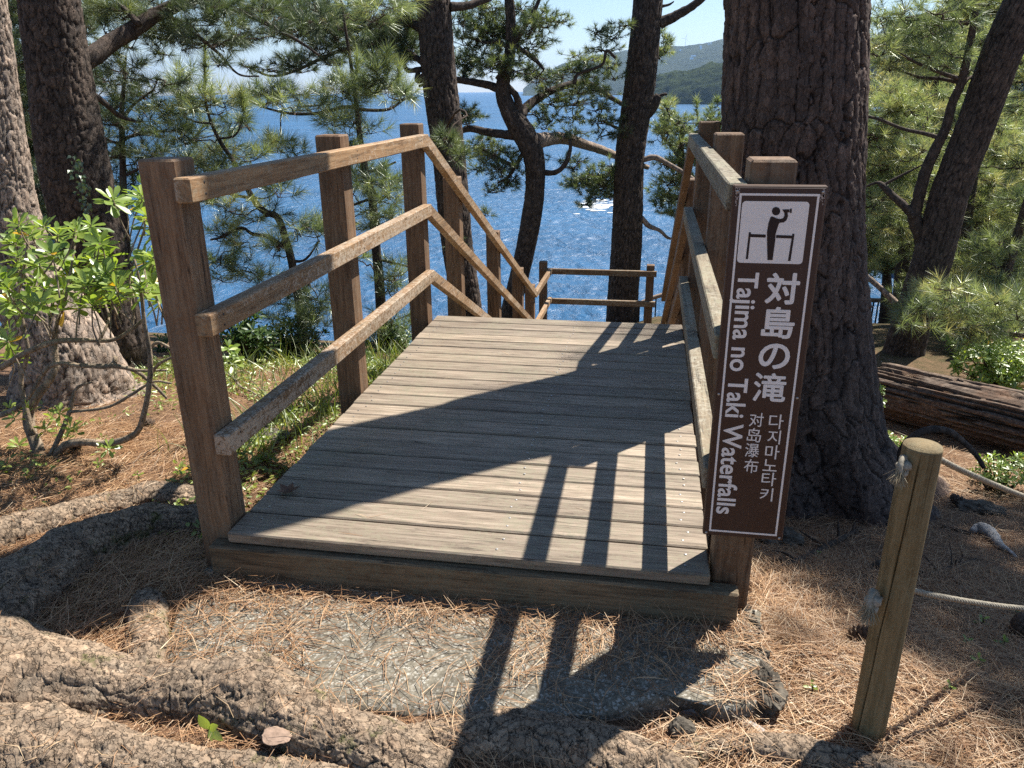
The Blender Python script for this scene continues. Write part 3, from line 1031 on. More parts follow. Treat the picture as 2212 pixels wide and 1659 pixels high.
def letters_stack(name, groups):
    VV, FF = [], {}
    for items in groups:
        for q, (V, F) in enumerate(items):
            n0 = len(VV)
            VV += [np.array([p_[0], SY-.0009-.00006*q, p_[1]]) for p_ in V]
            for f in F:
                a_, b_, c_ = [V[k] for k in f[:3]]
                s_ = (b_[0]-a_[0])*(c_[1]-a_[1])-(c_[0]-a_[0])*(b_[1]-a_[1])
                f = f if s_ > 0 else f[::-1]
                FF.setdefault(len(f), []).append([n0+k for k in f])
    return mk(name, VV, [np.array(FF[k]) for k in FF], M_WHITE, sg, smooth=False)
letters_stack('lettering', [bold('対', ((538, 106), (758, 312)), .055), bold('島', ((512, 327), (726, 533)), .05), bold('の', ((492, 566), (696, 732)), .055), bold('滝', ((458, 757), (672, 944)), .045)])
letters('lettering', [glyph(c, (((x-w, y-h)), ((x+w, y+h))), 0.003, z6) for c, x, y, w, h in
        (('다', 606, 1072, 47, 47), ('지', 592, 1173, 42, 45), ('마', 580, 1270, 46, 46), ('노', 566, 1355, 46, 38), ('타', 558, 1445, 47, 44), ('키', 542, 1545, 42, 43))])
letters('lettering', [glyph(c, (((x-46, y-45)), ((x+46, y+45))), 0.003, z6) for c, x, y in (('对', 478, 1060), ('岛', 463, 1160), ('瀑', 450, 1258), ('布', 443, 1360))])
V, F = text_mesh('Tajima no Taki Waterfalls', 0.018)
capT = text_mesh('T', 0.018)[0]
a_, e_ = onS((1622, 588.5)), onS((1560, 1109.5))
xb0, xt0 = onS((1594, 602))[0], onS((1640, 600))[0]
xb1, xt1 = onS((1551.5, 1085))[0], onS((1588, 1085))[0]
xb, xt = (xb0+xb1)/2-0.0005, (xt0+xt1)/2
lo, hi = V.min(0), V.max(0)
out = np.empty_like(V)
out[:, 0] = xb+V[:, 1]/capT[:, 1].max()*(xt-xb)
out[:, 1] = a_[2]+(V[:, 0]-lo[0])/(hi[0]-lo[0])*(e_[2]-a_[2])
letters('lettering', [(out, F)])
for x, z in ((xl_+.006, zt_-.012), (xr_-.007, zt_-.012), (xl_+.005, .565), (xr_-.006, .565), (xl_+.005, zb_+.006), (xr_-.006, zb_+.006)):
    b = MB(); addtube(b, [(x, SY+.001, z, .0036), (x, SY-.0012, z, .0036), (x, SY-.0018, z, .002)], 3, 10); b.build('screw', M_STEEL, sg, True)
# glue and scratches on the upper corners of the plate
def blot(c, n, sx, sz):
    L = []
    for k in range(n):
        x, z = c[0]+rng.normal()*sx, c[1]+rng.normal()*sz
        x, z = np.clip(x, xl_+.003, xr_-.003), np.clip(z, zb_+.003, zt_-.006)
        r = abs(rng.normal())*0.0022+0.0006
        L.append([(x+r*rng.uniform(.4, 1.3)*math.cos(a)*.6, z+r*rng.uniform(.4, 1.5)*math.sin(a)) for a in np.linspace(0, 2*math.pi, 8)[:-1]])
    return L
plate2('glue_marks', blot((xl_+.006, zt_-.02), 26, .005, .014)+blot((xr_-.007, zt_-.02), 22, .003, .011), 0.0004, simple('dried_glue', (0.36, 0.30, 0.26), 0.7), sg)

# ================================================================== PINES
def bark_disp(cw, ch, amp, seed, fine=0.3, fs=30.0, groove=0.15, warp=0.9):
    def f(TH, SS, P, rad):
        r0 = float(np.median(rad))
        nu = max(7, int(round(2*math.pi*r0/cw)))
        wx = vnoise(P[..., 0]*0.35/cw, P[..., 1]*0.35/cw, P[..., 2]*0.35/cw, seed)-0.5
        wy = vnoise(P[..., 0]*0.4/cw, P[..., 1]*0.4/cw, P[..., 2]*0.4/cw, seed+9)-0.5
        hx = fbm(P[..., 0]*1.5/cw, P[..., 1]*1.5/cw, P[..., 2]*1.0/cw, seed+4, 3)-0.5
        hy = fbm(P[..., 0]*1.5/cw, P[..., 1]*1.5/cw, P[..., 2]*1.0/cw, seed+6, 3)-0.5
        u, v = TH/(2*math.pi)*nu+wx*warp+hx*0.75, SS/ch+wy*warp+hy*0.6
        f1, f2, cid = voro(u, v, nu, seed)
        e = sstep(0.0, groove, f2-f1)
        g1, g2, gid = voro(u*2+0.3, v*2, nu*2, seed+2)
        e2 = sstep(0.0, 0.2, g2-g1)
        d = amp*(e-1)+amp*0.35*(cid-0.5)*e+amp*0.30*(gid-0.5+0.6*(e2-1))*e+amp*fine*(fbm(P[..., 0]*fs, P[..., 1]*fs, P[..., 2]*fs, seed, 3)-0.5)
        return d, np.clip(e*(0.3+0.7*(0.6*cid+0.4*gid)), 0, 1)
    return f
def prow(px, py, w, Y):
    p = W(px, py, Y)
    return np.array([*p, np.linalg.norm(W(px+w/2, py, Y)-W(px-w/2, py, Y))/2])
def needle_mesh(base, axis, L, n, w, spread=(18, 78), tint=None):
    N = len(base)
    base, axis = np.repeat(base, n, 0), np.repeat(axis, n, 0)
    Ln = np.repeat(np.broadcast_to(L, (N,)), n)*rng.uniform(.75, 1.15, N*n)
    perp = unit(np.cross(axis, rdirs(N*n)))
    q = rng.uniform(0, 1, N*n)
    ph = np.radians(spread[1]-(spread[1]-spread[0])*q)
    d = axis*np.cos(ph)[:, None]+perp*np.sin(ph)[:, None]
    d[:, 2] -= 0.06
    d = unit(d)
    s = base+axis*(q*0.055*Ln/0.1)[:, None]
    side = unit(np.cross(d, rdirs(N*n)))*(w/2)
    V = np.stack([s-side, s+side, s+d*Ln[:, None]], 1).reshape(-1, 3)
    F = np.arange(N*n*3).reshape(-1, 3)
    if tint is None:
        tint = rng.beta(2, 2.4, N)
    t_ = np.clip(np.repeat(tint, n)+rng.normal(0, .1, N*n), 0, 1)
    return V, F, np.repeat(t_, 3)
class Pine:
    def __init__(s, base, label, Y, needle=None, name='pine_tree', group=None, L=0.105, cov=1.9, mult=.75):
        s.mult = mult
        s.o = thing(name, base, label, 'pine tree', group)
        s.Y, s.needle, s.L, s.cov = Y, needle or M_NEEDLE, L, cov
        s.sk, s.twig, s.tb, s.ta, s.tt = [], MB(), [], [], []
        d = np.linalg.norm(W(1106, 500, Y)-CAM)
        s.w = 0.0030*max(1, d/6.0)
        s.n = int(np.clip(60*6.0/d, 36, 60))
    def skel(s, rows, n=40):
        s.sk.append(spline(np.asarray(rows), n))
    def trunk(s, rows, n=120, seg=56, disp=None, mat=None, part='trunk'):
        rows = np.asarray(rows, float)
        V, F, at = tube(rows, n, seg, disp)
        mk(part, V, F, mat or M_BARK, s.o, {'tint': at})
        s.skel(rows, 60)
    def tpx(s, pts, Y=None, **k):
        s.trunk([prow(p[0], p[1], p[2], p[3] if len(p) > 3 else (Y or s.Y)) for p in pts], **k)
    def limb(s, pts, Y=None, dY=0.0, n=40, seg=14, mat=None):
        Y = Y or s.Y
        m = len(pts)
        rows = [prow(p[0], p[1], p[2], Y+dY*k/max(1, m-1)) for k, p in enumerate(pts)]
        s.limbw(rows, n, seg, mat)
    def limbw(s, rows, n=40, seg=14, mat=None):
        rows = np.asarray(rows, float)
        sd = rng.uniform(0, 50)
        f = lambda TH, SS, P, rad: (rad*0.34*(fbm(P[..., 0]*24, P[..., 1]*24, P[..., 2]*24, sd, 3)-0.5), fbm(P[..., 0]*40, P[..., 1]*40, P[..., 2]*40, sd+1, 2))
        V, F, at = tube(rows, n, seg, f)
        mk('branch', V, F, mat or M_BARK, s.o, {'tint': at})
        s.skel(rows, 40)
    def clump(s, px, py, rx, ry, Y=None, cov=None, bias=0.0, attach=True, again=True):
        if again and rng.uniform() < s.mult:
            s.clump(px+rng.normal()*rx*.6, py+rng.normal()*ry*.8+4, rx*rng.uniform(.6, 1), ry*rng.uniform(.7, 1.1), Y, cov, bias+rng.normal()*.12, attach, False)
        Y = (Y or s.Y)+rng.uniform(-.35, .35)
        c = W(px, py, Y)
        k = np.linalg.norm(c-CAM)/F_PX
        s.clumpw(c, rx*k, ry*k, cov, bias, attach)
    def clumpw(s, c, ra, rz, cov=None, bias=0.0, attach=True):
        A = math.pi*ra*rz
        N = max(7, int(3.0*(cov or s.cov)*A/(s.L*s.L*1.25)))
        d = rdirs(N)*(rng.uniform(0, 1, N)**0.42)[:, None]
        pos = c+d*np.array([ra, ra*0.9, rz])
        m = max(2, N//6)
        sub = c+rdirs(m)*(rng.uniform(0, 1, m)**0.5)[:, None]*np.array([ra, ra*.9, rz])*0.62-np.array([0, 0, rz*0.25])
        j = np.argmin(((pos[:, None]-sub[None])**2).sum(-1), 1)
        ax = unit(unit(pos-sub[j])+0.45*unit(pos-c)+np.array([0, 0, 0.55])+0.5*rdirs(N))
        s.tb.append(pos); s.ta.append(ax)
        s.tt.append(np.clip(rng.beta(2, 2.4)+bias+rng.normal(0, .17, N), 0, 1))
        r1 = max(0.0011, 0.00028*np.linalg.norm(c-CAM))
        V, F = sticks(sub[j], pos+ax*0.02, r1*1.3, r1)
        s.twig.add(V, F, 0.5)
        hub = c-np.array([0, 0, rz*0.5])
        mid = (sub+hub)/2+rng.normal(0, ra*.12, sub.shape)
        V, F = sticks(np.vstack([np.repeat(hub[None], m, 0), mid]), np.vstack([mid, sub]), r1*2.4, r1*1.5)
        s.twig.add(V, F, 0.5)
        if attach and s.sk:
            P = np.vstack(s.sk)
            q = P[np.argmin(((P[:, :3]-hub)**2).sum(1)+0.25*np.abs(P[:, 2]-hub[2]))]
            dist = np.linalg.norm(q[:3]-hub)
            if dist > 0.03:
                tt = np.linspace(0, 1, 6)[:, None]
                pts = q[:3]*(1-tt)+hub*tt+np.sin(tt*math.pi)*rng.normal(0, .10*dist, 3)
                pts[1:-1] += rng.normal(0, .04*dist, (4, 3))
                rad = np.linspace(min(q[3]*.6, r1*2.2+0.009*dist), r1*2.4, 6)
                addtube(s.twig, np.column_stack([pts, rad]), 12, 6)
                s.sk.append(np.column_stack([pts[2:], rad[2:]]))
    def finish(s):
        if s.twig.n:
            s.twig.build('twigs', M_TWIG, s.o, True)
        if s.tb:
            b, a, t_ = np.vstack(s.tb), unit(np.vstack(s.ta)), np.concatenate(s.tt)
            V, F, at = needle_mesh(b, a, s.L*rng.uniform(.8, 1.2, len(b)), s.n, s.w, tint=t_)
            mk('foliage', V, F, s.needle, s.o, {'tint': at}, smooth=False)

def flared(bd, z0, k, seed):
    def f(TH, SS, P, rad):
        d, at = bd(TH, SS, P, rad)
        low = sstep(z0+.75, z0-.05, P[..., 2])
        lob = np.abs(np.sin(TH*2.5+seed+.6*np.sin(TH)))**1.5-.45
        return d+rad*low**2*(k*lob+.25*(fbm(P[..., 0]*7, P[..., 1]*7, P[..., 2]*7, seed, 4)-.5)), at
    return f
# --- far left pale leaning trunk
g1 = G(185, 858)
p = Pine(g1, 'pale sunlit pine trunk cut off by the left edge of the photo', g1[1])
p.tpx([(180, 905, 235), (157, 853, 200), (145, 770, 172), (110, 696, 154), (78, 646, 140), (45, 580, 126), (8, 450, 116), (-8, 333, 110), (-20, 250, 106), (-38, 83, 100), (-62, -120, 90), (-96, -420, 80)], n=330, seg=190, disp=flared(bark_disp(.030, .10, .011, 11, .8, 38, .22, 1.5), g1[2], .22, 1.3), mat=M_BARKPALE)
p.finish()
# --- dark trunk beside it, with the long limb
g2 = G(292, 806)
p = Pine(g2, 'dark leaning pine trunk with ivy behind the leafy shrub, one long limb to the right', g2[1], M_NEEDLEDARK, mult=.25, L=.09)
p.tpx([(268, 845, 140), (257, 790, 118), (243, 715, 112), (216, 590, 112), (187, 480, 122), (156, 333, 126), (130, 167, 115), (106, 0, 110), (82, -170, 104), (50, -420, 92)], n=300, seg=150, disp=flared(bark_disp(.040, .075, .011, 21, .5, 30, .2), g2[2], .22, 2.9))
Y2 = g2[1]
p.limb([(160, 140, 44), (205, 118, 36), (240, 92, 33), (285, 65, 31), (330, 36, 28), (380, 12, 25), (430, -8, 22), (500, -40, 18)], Y2+.1, 0.8, seg=22)
p.limb([(420, -2, 18), (470, 8, 13), (530, 30, 11), (590, 58, 9), (650, 92, 6), (690, 120, 4)], Y2+.7, 0.4)
p.limb([(355, 30, 16), (395, 58, 10), (435, 84, 8), (475, 118, 6), (515, 160, 4), (560, 165, 3)], Y2+.6, 0.4)
p.limb([(178, 198, 14), (205, 208, 13), (232, 228, 11), (258, 250, 9), (292, 262, 6)], Y2, 0.5)
p.limb([(300, 52, 14), (262, 14, 9), (235, 15, 7), (220, 5, 5)], Y2+.4, 0.3)
for a in ((195, 15, 30, 22), (235, 12, 50, 24), (290, 14, 45, 22), (345, 10, 40, 18), (300, 62, 26, 14), (345, 60, 34, 20), (390, 66, 34, 20), (392, 90, 28, 14), (440, 88, 38, 16), (478, 100, 30, 14), (512, 68, 28, 17), (500, 90, 34, 15),
          (345, 108, 24, 16), (300, 42, 30, 15), (228, 62, 22, 12), (262, 28, 34, 16), (415, 45, 40, 18), (460, 40, 40, 20), (450, 8, 50, 18), (500, 20, 40, 16), (540, 60, 30, 18), (590, 70, 30, 16), (222, 110, 18, 10), (280, 100, 20, 9), (470, 140, 22, 9)):
    p.clump(*a, Y=Y2+.75)
for a in ((560, 15, 40, 18), (610, 42, 40, 18), (650, 20, 50, 20), (640, 70, 34, 14), (690, 48, 40, 18)):
    p.clump(*a, Y=Y2+1.2)
p.finish()
# ivy on that trunk
iv = thing('ivy', W(190, 420, Y2-.3), 'small dark green ivy climbing the dark leaning trunk on the left', 'ivy')
def leaf_mesh(base, dirs, nrm, L, wid, shape=(0, .55, 1.0, .95, .55, 0), fold=0.25, curl=0.15):
    """leaves: 6 stations x 3 points"""
    N = len(base)
    dirs = unit(dirs)
    side = unit(np.cross(dirs, nrm))
    nn_ = np.cross(side, dirs)
    ts = np.linspace(0, 1, len(shape))
    L = np.broadcast_to(L, (N,))[:, None]
    wid = np.broadcast_to(wid, (N,))[:, None]
    V = []
    for t_, w in zip(ts, shape):
        c = base+dirs*L*t_-nn_*(L*curl*t_*t_)
        hw = wid*0.5*max(w, 0.04)
        V += [c-side*hw+nn_*hw*fold, c, c+side*hw+nn_*hw*fold]
    V = np.stack(V, 1)
    m = len(shape)
    b = np.arange(N)[:, None]*(3*m)
    F = []
    for k in range(m-1):
        F += [b+np.array([3*k, 3*k+1, 3*k+4, 3*k+3]), b+np.array([3*k+1, 3*k+2, 3*k+5, 3*k+4])]
    return V.reshape(-1, 3), np.concatenate(F), 3*m
IV = [(160, 345), (165, 352), (172, 360), (158, 362), (176, 378), (168, 385), (162, 378), (180, 392), (185, 398), (176, 405), (172, 408), (188, 408), (183, 418), (190, 428), (178, 433), (186, 440), (192, 448), (182, 452), (190, 460), (186, 470), (192, 476), (182, 478)]
B = np.array([W(x+rng.normal()*5, y+rng.normal()*5, Y2-.29+rng.uniform(-.03, .02)) for x, y in IV for _ in range(4)])
D = rdirs(len(B))*0.6+np.array([0.1, -0.3, -0.5])
V, F, m = leaf_mesh(B, D, np.tile([0.2, -1, 0.4], (len(B), 1))+0.4*rdirs(len(B)), rng.uniform(.02, .035, len(B)), rng.uniform(.018, .03, len(B)), (.1, 1, .9, .5, .2, 0))
mk('leaves', V, F, M_IVY, iv, {'tint': np.repeat(rng.uniform(0, 1, len(B)), m)}, smooth=False)
b = MB(); addtube(b, np.array([[*W(x, y, Y2-.27), .003] for x, y in ((192, 482), (186, 455), (188, 425), (178, 400), (168, 372), (160, 340))]), 20, 5); b.build('stem', M_TWIG, iv, True)

# --- background pines at the far left
p = Pine([-6.0, 8.6, ground(-6.0, 8.6)], 'shaded dark pine seen in the gap between the two left trunks', 8.6, M_NEEDLEDARK, cov=2.2, mult=.9)
p.tpx([(165, 620, 24), (150, 500, 22), (115, 360, 20), (90, 230, 18), (75, 60, 14), (62, -120, 10)], n=40, seg=14)
for a in ((30, 60, 40, 30), (45, 120, 34, 34), (20, 170, 40, 30), (60, 210, 34, 34), (30, 250, 40, 34), (75, 300, 34, 34), (45, 340, 40, 40), (90, 380, 34, 34), (60, 420, 40, 40), (110, 450, 34, 34), (85, 500, 40, 30), (130, 540, 30, 30), (210, 250, 26, 24), (216, 330, 26, 30), (225, 420, 24, 34), (235, 510, 26, 30), (250, 590, 30, 26), (205, 160, 18, 20), (300, 620, 50, 24), (60, 20, 40, 20), (190, 60, 20, 20)):
    p.clump(*a)
p.finish()
# --- young pine left of the first post
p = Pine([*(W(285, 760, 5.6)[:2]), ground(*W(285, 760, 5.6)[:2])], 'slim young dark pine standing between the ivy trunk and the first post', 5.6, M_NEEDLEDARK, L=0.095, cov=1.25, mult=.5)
p.tpx([(288, 800, 24), (280, 640, 20), (272, 540, 17), (268, 460, 15), (265, 350, 12), (263, 245, 10), (268, 180, 7), (272, 120, 4)], n=50, seg=14)
p.limb([(265, 255, 8), (290, 225, 6), (330, 195, 4)])
p.limb([(266, 300, 8), (300, 290, 6), (350, 282, 4)], dY=.3)
p.limb([(264, 310, 6), (240, 305, 5), (215, 290, 3)])
p.limb([(268, 380, 7), (300, 365, 5)])
for a in ((272, 140, 26, 22), (280, 160, 50, 14), (236, 172, 36, 12), (332, 185, 36, 14), (300, 205, 46, 12), (252, 196, 36, 12), (318, 228, 40, 10), (238, 260, 34, 14), (336, 262, 46, 14), (300, 285, 40, 12), (224, 300, 26, 12), (350, 290, 40, 12), (248, 330, 36, 14), (295, 335, 46, 16), (330, 330, 30, 14), (240, 385, 26, 14), (298, 385, 26, 12), (285, 430, 30, 12), (245, 230, 24, 9)):
    p.clump(*a, bias=-.15)
p.finish()
# --- young pine with upright candles, right of it
p = Pine([*(W(656, 780, 6.0)[:2]), ground(*W(656, 780, 6.0)[:2])], 'young pine with long upright shoots rising behind the first post', 6.0, L=0.125, cov=1.35)
p.tpx([(662, 800, 22), (652, 690, 19), (640, 620, 17), (629, 560, 16), (617, 517, 15), (600, 470, 14), (573, 458, 13), (547, 430, 12), (507, 353, 9), (478, 310, 8), (457, 267, 6), (444, 217, 5), (442, 150, 4), (443, 105, 2.5)], n=80, seg=14)
p.limb([(617, 535, 9), (580, 512, 8), (545, 505, 7), (520, 492, 6), (480, 512, 5), (455, 518, 4)])
p.limb([(457, 267, 5), (420, 262, 4), (390, 240, 3), (384, 175, 2.5)])
p.limb([(470, 300, 5), (510, 290, 4), (528, 240, 3)])
p.limb([(545, 428, 7), (500, 420, 5), (450, 400, 4)])
p.limb([(630, 565, 7), (660, 560, 5), (690, 520, 4)])
def candle(s, pts, Y, n, spread):
    P = np.array([W(a, b_, Y) for a, b_ in pts])
    S = spline(np.column_stack([P, P[:, :1]*0]), n)[:, :3]
    T = unit(np.gradient(S, axis=0))
    s.tb.append(S); s.ta.append(unit(T+0.15*rdirs(n))); s.tt.append(np.clip(rng.normal(.6, .15, n), 0, 1))
candle(p, [(444, 235), (443, 190), (442, 150), (443, 105)], 6.0, 13, 0)
candle(p, [(388, 235), (386, 200), (384, 165)], 6.0, 6, 0)
candle(p, [(528, 255), (526, 230), (524, 212)], 6.0, 9, 0)
for a in ((444, 215, 40, 26), (400, 240, 34, 16), (388, 200, 26, 22), (480, 232, 36, 18), (515, 262, 24, 16), (430, 290, 60, 22), (470, 320, 60, 20), (400, 300, 40, 18), (500, 345, 44, 20), (450, 345, 50, 18), (410, 335, 40, 16), (540, 340, 30, 16), (360, 240, 30, 14),
          (470, 385, 40, 14), (500, 450, 46, 20), (460, 430, 34, 16), (548, 470, 40, 16), (475, 500, 36, 18), (520, 520, 34, 14), (475, 560, 44, 18), (540, 580, 40, 16), (590, 545, 34, 14), (640, 490, 46, 18), (690, 500, 34, 18), (600, 420, 34, 14), (480, 600, 50, 18), (560, 610, 40, 16), (650, 630, 50, 22), (690, 660, 40, 26), (630, 690, 50, 24), (680, 720, 40, 22), (600, 650, 30, 16)):
    p.clump(*a)
p.finish()
# --- young pine with pads, between the second and third posts
p = Pine([*(W(830, 790, 6.6)[:2]), ground(*W(830, 790, 6.6)[:2])], 'young pine with bright needle pads standing between the second and third posts', 6.6, L=0.125, cov=1.6)
p.tpx([(834, 830, 26), (826, 720, 23), (820, 620, 21), (812, 530, 19), (804, 430, 17), (792, 380, 14), (778, 300, 12), (770, 230, 10), (762, 165, 8), (752, 100, 7), (738, 10, 5), (730, -50, 4)], n=90, seg=16)
p.limb([(768, 232, 9), (740, 232, 8), (690, 244, 7), (640, 246, 6), (600, 240, 5), (560, 228, 4), (530, 212, 3)])
p.limb([(768, 234, 8), (800, 238, 7), (840, 236, 6), (868, 218, 5), (890, 205, 3)], dY=.4)
p.limb([(790, 372, 7), (820, 365, 5), (855, 350, 4)])
p.limb([(815, 560, 6), (850, 568, 5), (880, 575, 4)])
p.limb([(800, 430, 6), (770, 440, 5), (745, 452, 4)])
for a in ((760, 190, 40, 30), (835, 170, 34, 34), (800, 195, 44, 22), (850, 205, 34, 18), (885, 200, 26, 16), (715, 212, 34, 18), (645, 205, 54, 18), (575, 198, 44, 16), (610, 222, 40, 12), (690, 226, 40, 12), (545, 205, 26, 12), (780, 15, 34, 22), (830, 18, 50, 22), (812, 45, 40, 14), (740, 262, 20, 10), (715, 250, 18, 10),
          (755, 285, 34, 14), (745, 310, 20, 10), (590, 322, 46, 14), (640, 330, 30, 14), (805, 385, 60, 26), (775, 360, 34, 16), (840, 395, 40, 20), (765, 405, 40, 16), (822, 425, 40, 14), (790, 452, 50, 14), (760, 480, 30, 12), (850, 470, 24, 10), (770, 555, 36, 14), (860, 575, 30, 14), (845, 600, 30, 12), (870, 640, 30, 16), (845, 690, 44, 26), (870, 720, 40, 30), (820, 740, 30, 24), (600, 300, 26, 10)):
    p.clump(*a)
for x, y in ((835, 145), (770, 160), (860, 180)):
    candle(p, [(x, y+30), (x, y), (x+1, y-25)], 6.6, 9, 0)
p.finish()

# --- dark trunk left of the stairs
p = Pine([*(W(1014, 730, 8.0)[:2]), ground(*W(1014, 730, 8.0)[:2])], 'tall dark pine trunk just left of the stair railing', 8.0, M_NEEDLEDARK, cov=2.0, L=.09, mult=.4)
p.tpx([(1025, 860, 82), (1016, 730, 68), (1006, 640, 62), (988, 533, 66), (969, 333, 70), (949, 167, 73), (936, 0, 72), (926, -160, 70), (912, -420, 62)], n=240, seg=120, disp=bark_disp(.05, .10, .014, 31, .4, 30, .22))
p.limb([(915, 62, 22), (880, 48, 17), (840, 46, 14), (790, 58, 11), (740, 66, 9), (700, 68, 7), (650, 52, 5), (600, 30, 3)], 8.0, .6)
p.limb([(918, 138, 14), (880, 112, 12), (850, 104, 10), (800, 100, 9), (740, 108, 8), (690, 128, 7), (640, 152, 6), (585, 164, 5), (530, 142, 3)], 8.0, .5)
p.limb([(910, 150, 12), (882, 152, 10), (872, 138, 8), (860, 120, 6)])
p.limb([(972, 15, 20), (1010, 12, 16), (1045, 0, 14), (1075, -12, 12)], 8.0, .3)
p.limb([(915, 168, 20), (902, 172, 14), (904, 150, 10)])
p.limb([(945, 398, 8), (985, 350, 4)])
for a in ((572, 18, 34, 14), (620, 20, 50, 18), (690, 18, 50, 18), (660, 60, 50, 20), (610, 75, 40, 14), (720, 60, 44, 20), (770, 75, 40, 24), (745, 105, 40, 16), (690, 110, 46, 14), (640, 128, 40, 12), (805, 95, 40, 24), (850, 85, 40, 28), (870, 40, 30, 26), (835, 60, 40, 20), (800, 30, 34, 20), (760, 40, 40, 18), (880, 120, 24, 20), (845, 125, 40, 16), (590, 150, 34, 8), (650, 152, 30, 8), (540, 142, 24, 8), (800, 130, 34, 12), (720, 135, 30, 10), (870, 10, 40, 14), (890, 75, 20, 26)):
    p.clump(*a, Y=8.3)
for a in ((960, 300, 20, 16), (975, 310, 24, 12), (985, 335, 14, 12)):
    p.clump(a[0], a[1], a[2], a[3], Y=6.9, bias=.2)
for a in ((985, 525, 14, 12), (990, 545, 20, 8), (1050, 465, 16, 4)):
    p.clump(*a, Y=7.9)
p.finish()
# --- crooked pine in the middle
Y4 = 11.0
p = Pine([*(W(1085, 760, Y4)[:2]), ground(*W(1085, 760, Y4)[:2])], 'crooked pine with twisting branches seen beyond the bottom of the stairs', Y4, M_NEEDLEMID, L=0.088, cov=.95, mult=.45)
p.tpx([(1070, 900, 56), (1086, 740, 42), (1100, 680, 40), (1128, 570, 41), (1148, 470, 43), (1156, 400, 42), (1154, 345, 45), (1140, 305, 50), (1118, 268, 47), (1098, 235, 38), (1086, 200, 32), (1090, 160, 28), (1102, 110, 24), (1103, 40, 22), (1098, -20, 20), (1090, -120, 16)], n=260, seg=80, disp=bark_disp(.055, .09, .012, 41))
p.limb([(1086, 198, 20), (1062, 186, 17), (1035, 180, 15), (985, 172, 13), (950, 172, 10), (905, 186, 6)], seg=18)
p.limb([(1110, 292, 22), (1085, 290, 18), (1050, 285, 16), (1015, 278, 14), (985, 288, 10), (960, 300, 5)], seg=18)
p.limb([(1122, 272, 30), (1127, 245, 24), (1142, 228, 20), (1172, 206, 17), (1205, 190, 15), (1240, 180, 14), (1262, 178, 13), (1290, 190, 12), (1315, 208, 11), (1345, 225, 9), (1400, 250, 6)], seg=20, dY=1.9)
p.limb([(1122, 250, 20), (1118, 215, 15), (1108, 198, 13), (1090, 180, 12), (1072, 165, 9)], seg=16)
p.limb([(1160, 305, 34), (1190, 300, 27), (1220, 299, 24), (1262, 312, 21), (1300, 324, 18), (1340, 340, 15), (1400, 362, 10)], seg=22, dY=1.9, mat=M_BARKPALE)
p.limb([(1103, 100, 14), (1122, 75, 12), (1140, 48, 11), (1155, 22, 9), (1168, -8, 7)])
p.limb([(1105, 92, 12), (1130, 110, 10), (1155, 128, 10), (1175, 150, 5)])
p.limb([(1100, 105, 12), (1078, 90, 9), (1050, 92, 7), (1010, 80, 5)])
p.limb([(1164, 372, 14), (1200, 372, 11), (1222, 352, 10), (1232, 320, 8), (1230, 300, 6)])
p.limb([(1120, 362, 10), (1090, 350, 8), (1065, 335, 7), (1040, 320, 5)])
p.limb([(1130, 330, 10), (1100, 380, 7), (1075, 395, 5)])
p.limb([(1240, 182, 9), (1250, 160, 7), (1300, 140, 6), (1310, 110, 7), (1330, 125, 6)])
for a in ((1000, 45, 34, 24), (1035, 30, 40, 20), (1010, 85, 40, 22), (1060, 75, 40, 30), (1040, 115, 46, 20), (1085, 60, 34, 26), (1110, 75, 46, 26), (1140, 95, 40, 20), (1100, 120, 46, 20), (1150, 60, 34, 16), (1130, 20, 44, 18), (1180, 32, 40, 16), (1205, 48, 26, 10), (1170, 50, 34, 16), (1180, 85, 24, 10), (1060, 145, 46, 18), (1005, 140, 34, 20), (1010, 165, 30, 10), (1110, 155, 46, 16), (1150, 150, 36, 14), (1070, 20, 40, 16), (1010, 10, 30, 14),
          (1000, 238, 26, 14), (1020, 250, 30, 12), (1010, 262, 24, 10), (975, 235, 14, 10), (1040, 310, 34, 18), (1070, 335, 44, 22), (1105, 350, 40, 22), (1045, 345, 30, 16), (1085, 365, 44, 14), (1020, 320, 20, 14), (1085, 402, 36, 12), (1065, 412, 26, 10), (1060, 300, 20, 10), (960, 270, 10, 10)):
    p.clump(*a)
for a in ((1165, 170, 46, 18), (1215, 165, 44, 16), (1260, 150, 40, 14), (1190, 195, 40, 14), (1270, 195, 46, 18), (1310, 205, 30, 16), (1200, 225, 44, 16), (1250, 222, 50, 16), (1300, 235, 40, 18), (1165, 240, 26, 14), (1190, 258, 34, 14), (1240, 255, 44, 16), (1290, 262, 40, 16), (1170, 275, 24, 10), (1245, 285, 34, 12), (1300, 290, 30, 14), (1200, 290, 26, 8), (1330, 255, 24, 16), (1215, 345, 30, 14), (1250, 350, 28, 12), (1235, 365, 24, 8),
          (1270, 130, 44, 16), (1300, 105, 40, 16), (1320, 80, 34, 16), (1290, 70, 30, 10), (1340, 50, 24, 12), (1320, 140, 34, 14), (1240, 120, 28, 10), (1330, 165, 26, 14), (1285, 165, 30, 10)):
    p.clump(a[0], a[1], a[2], a[3]*.75, Y=Y4+.5, bias=.15)
p.finish()
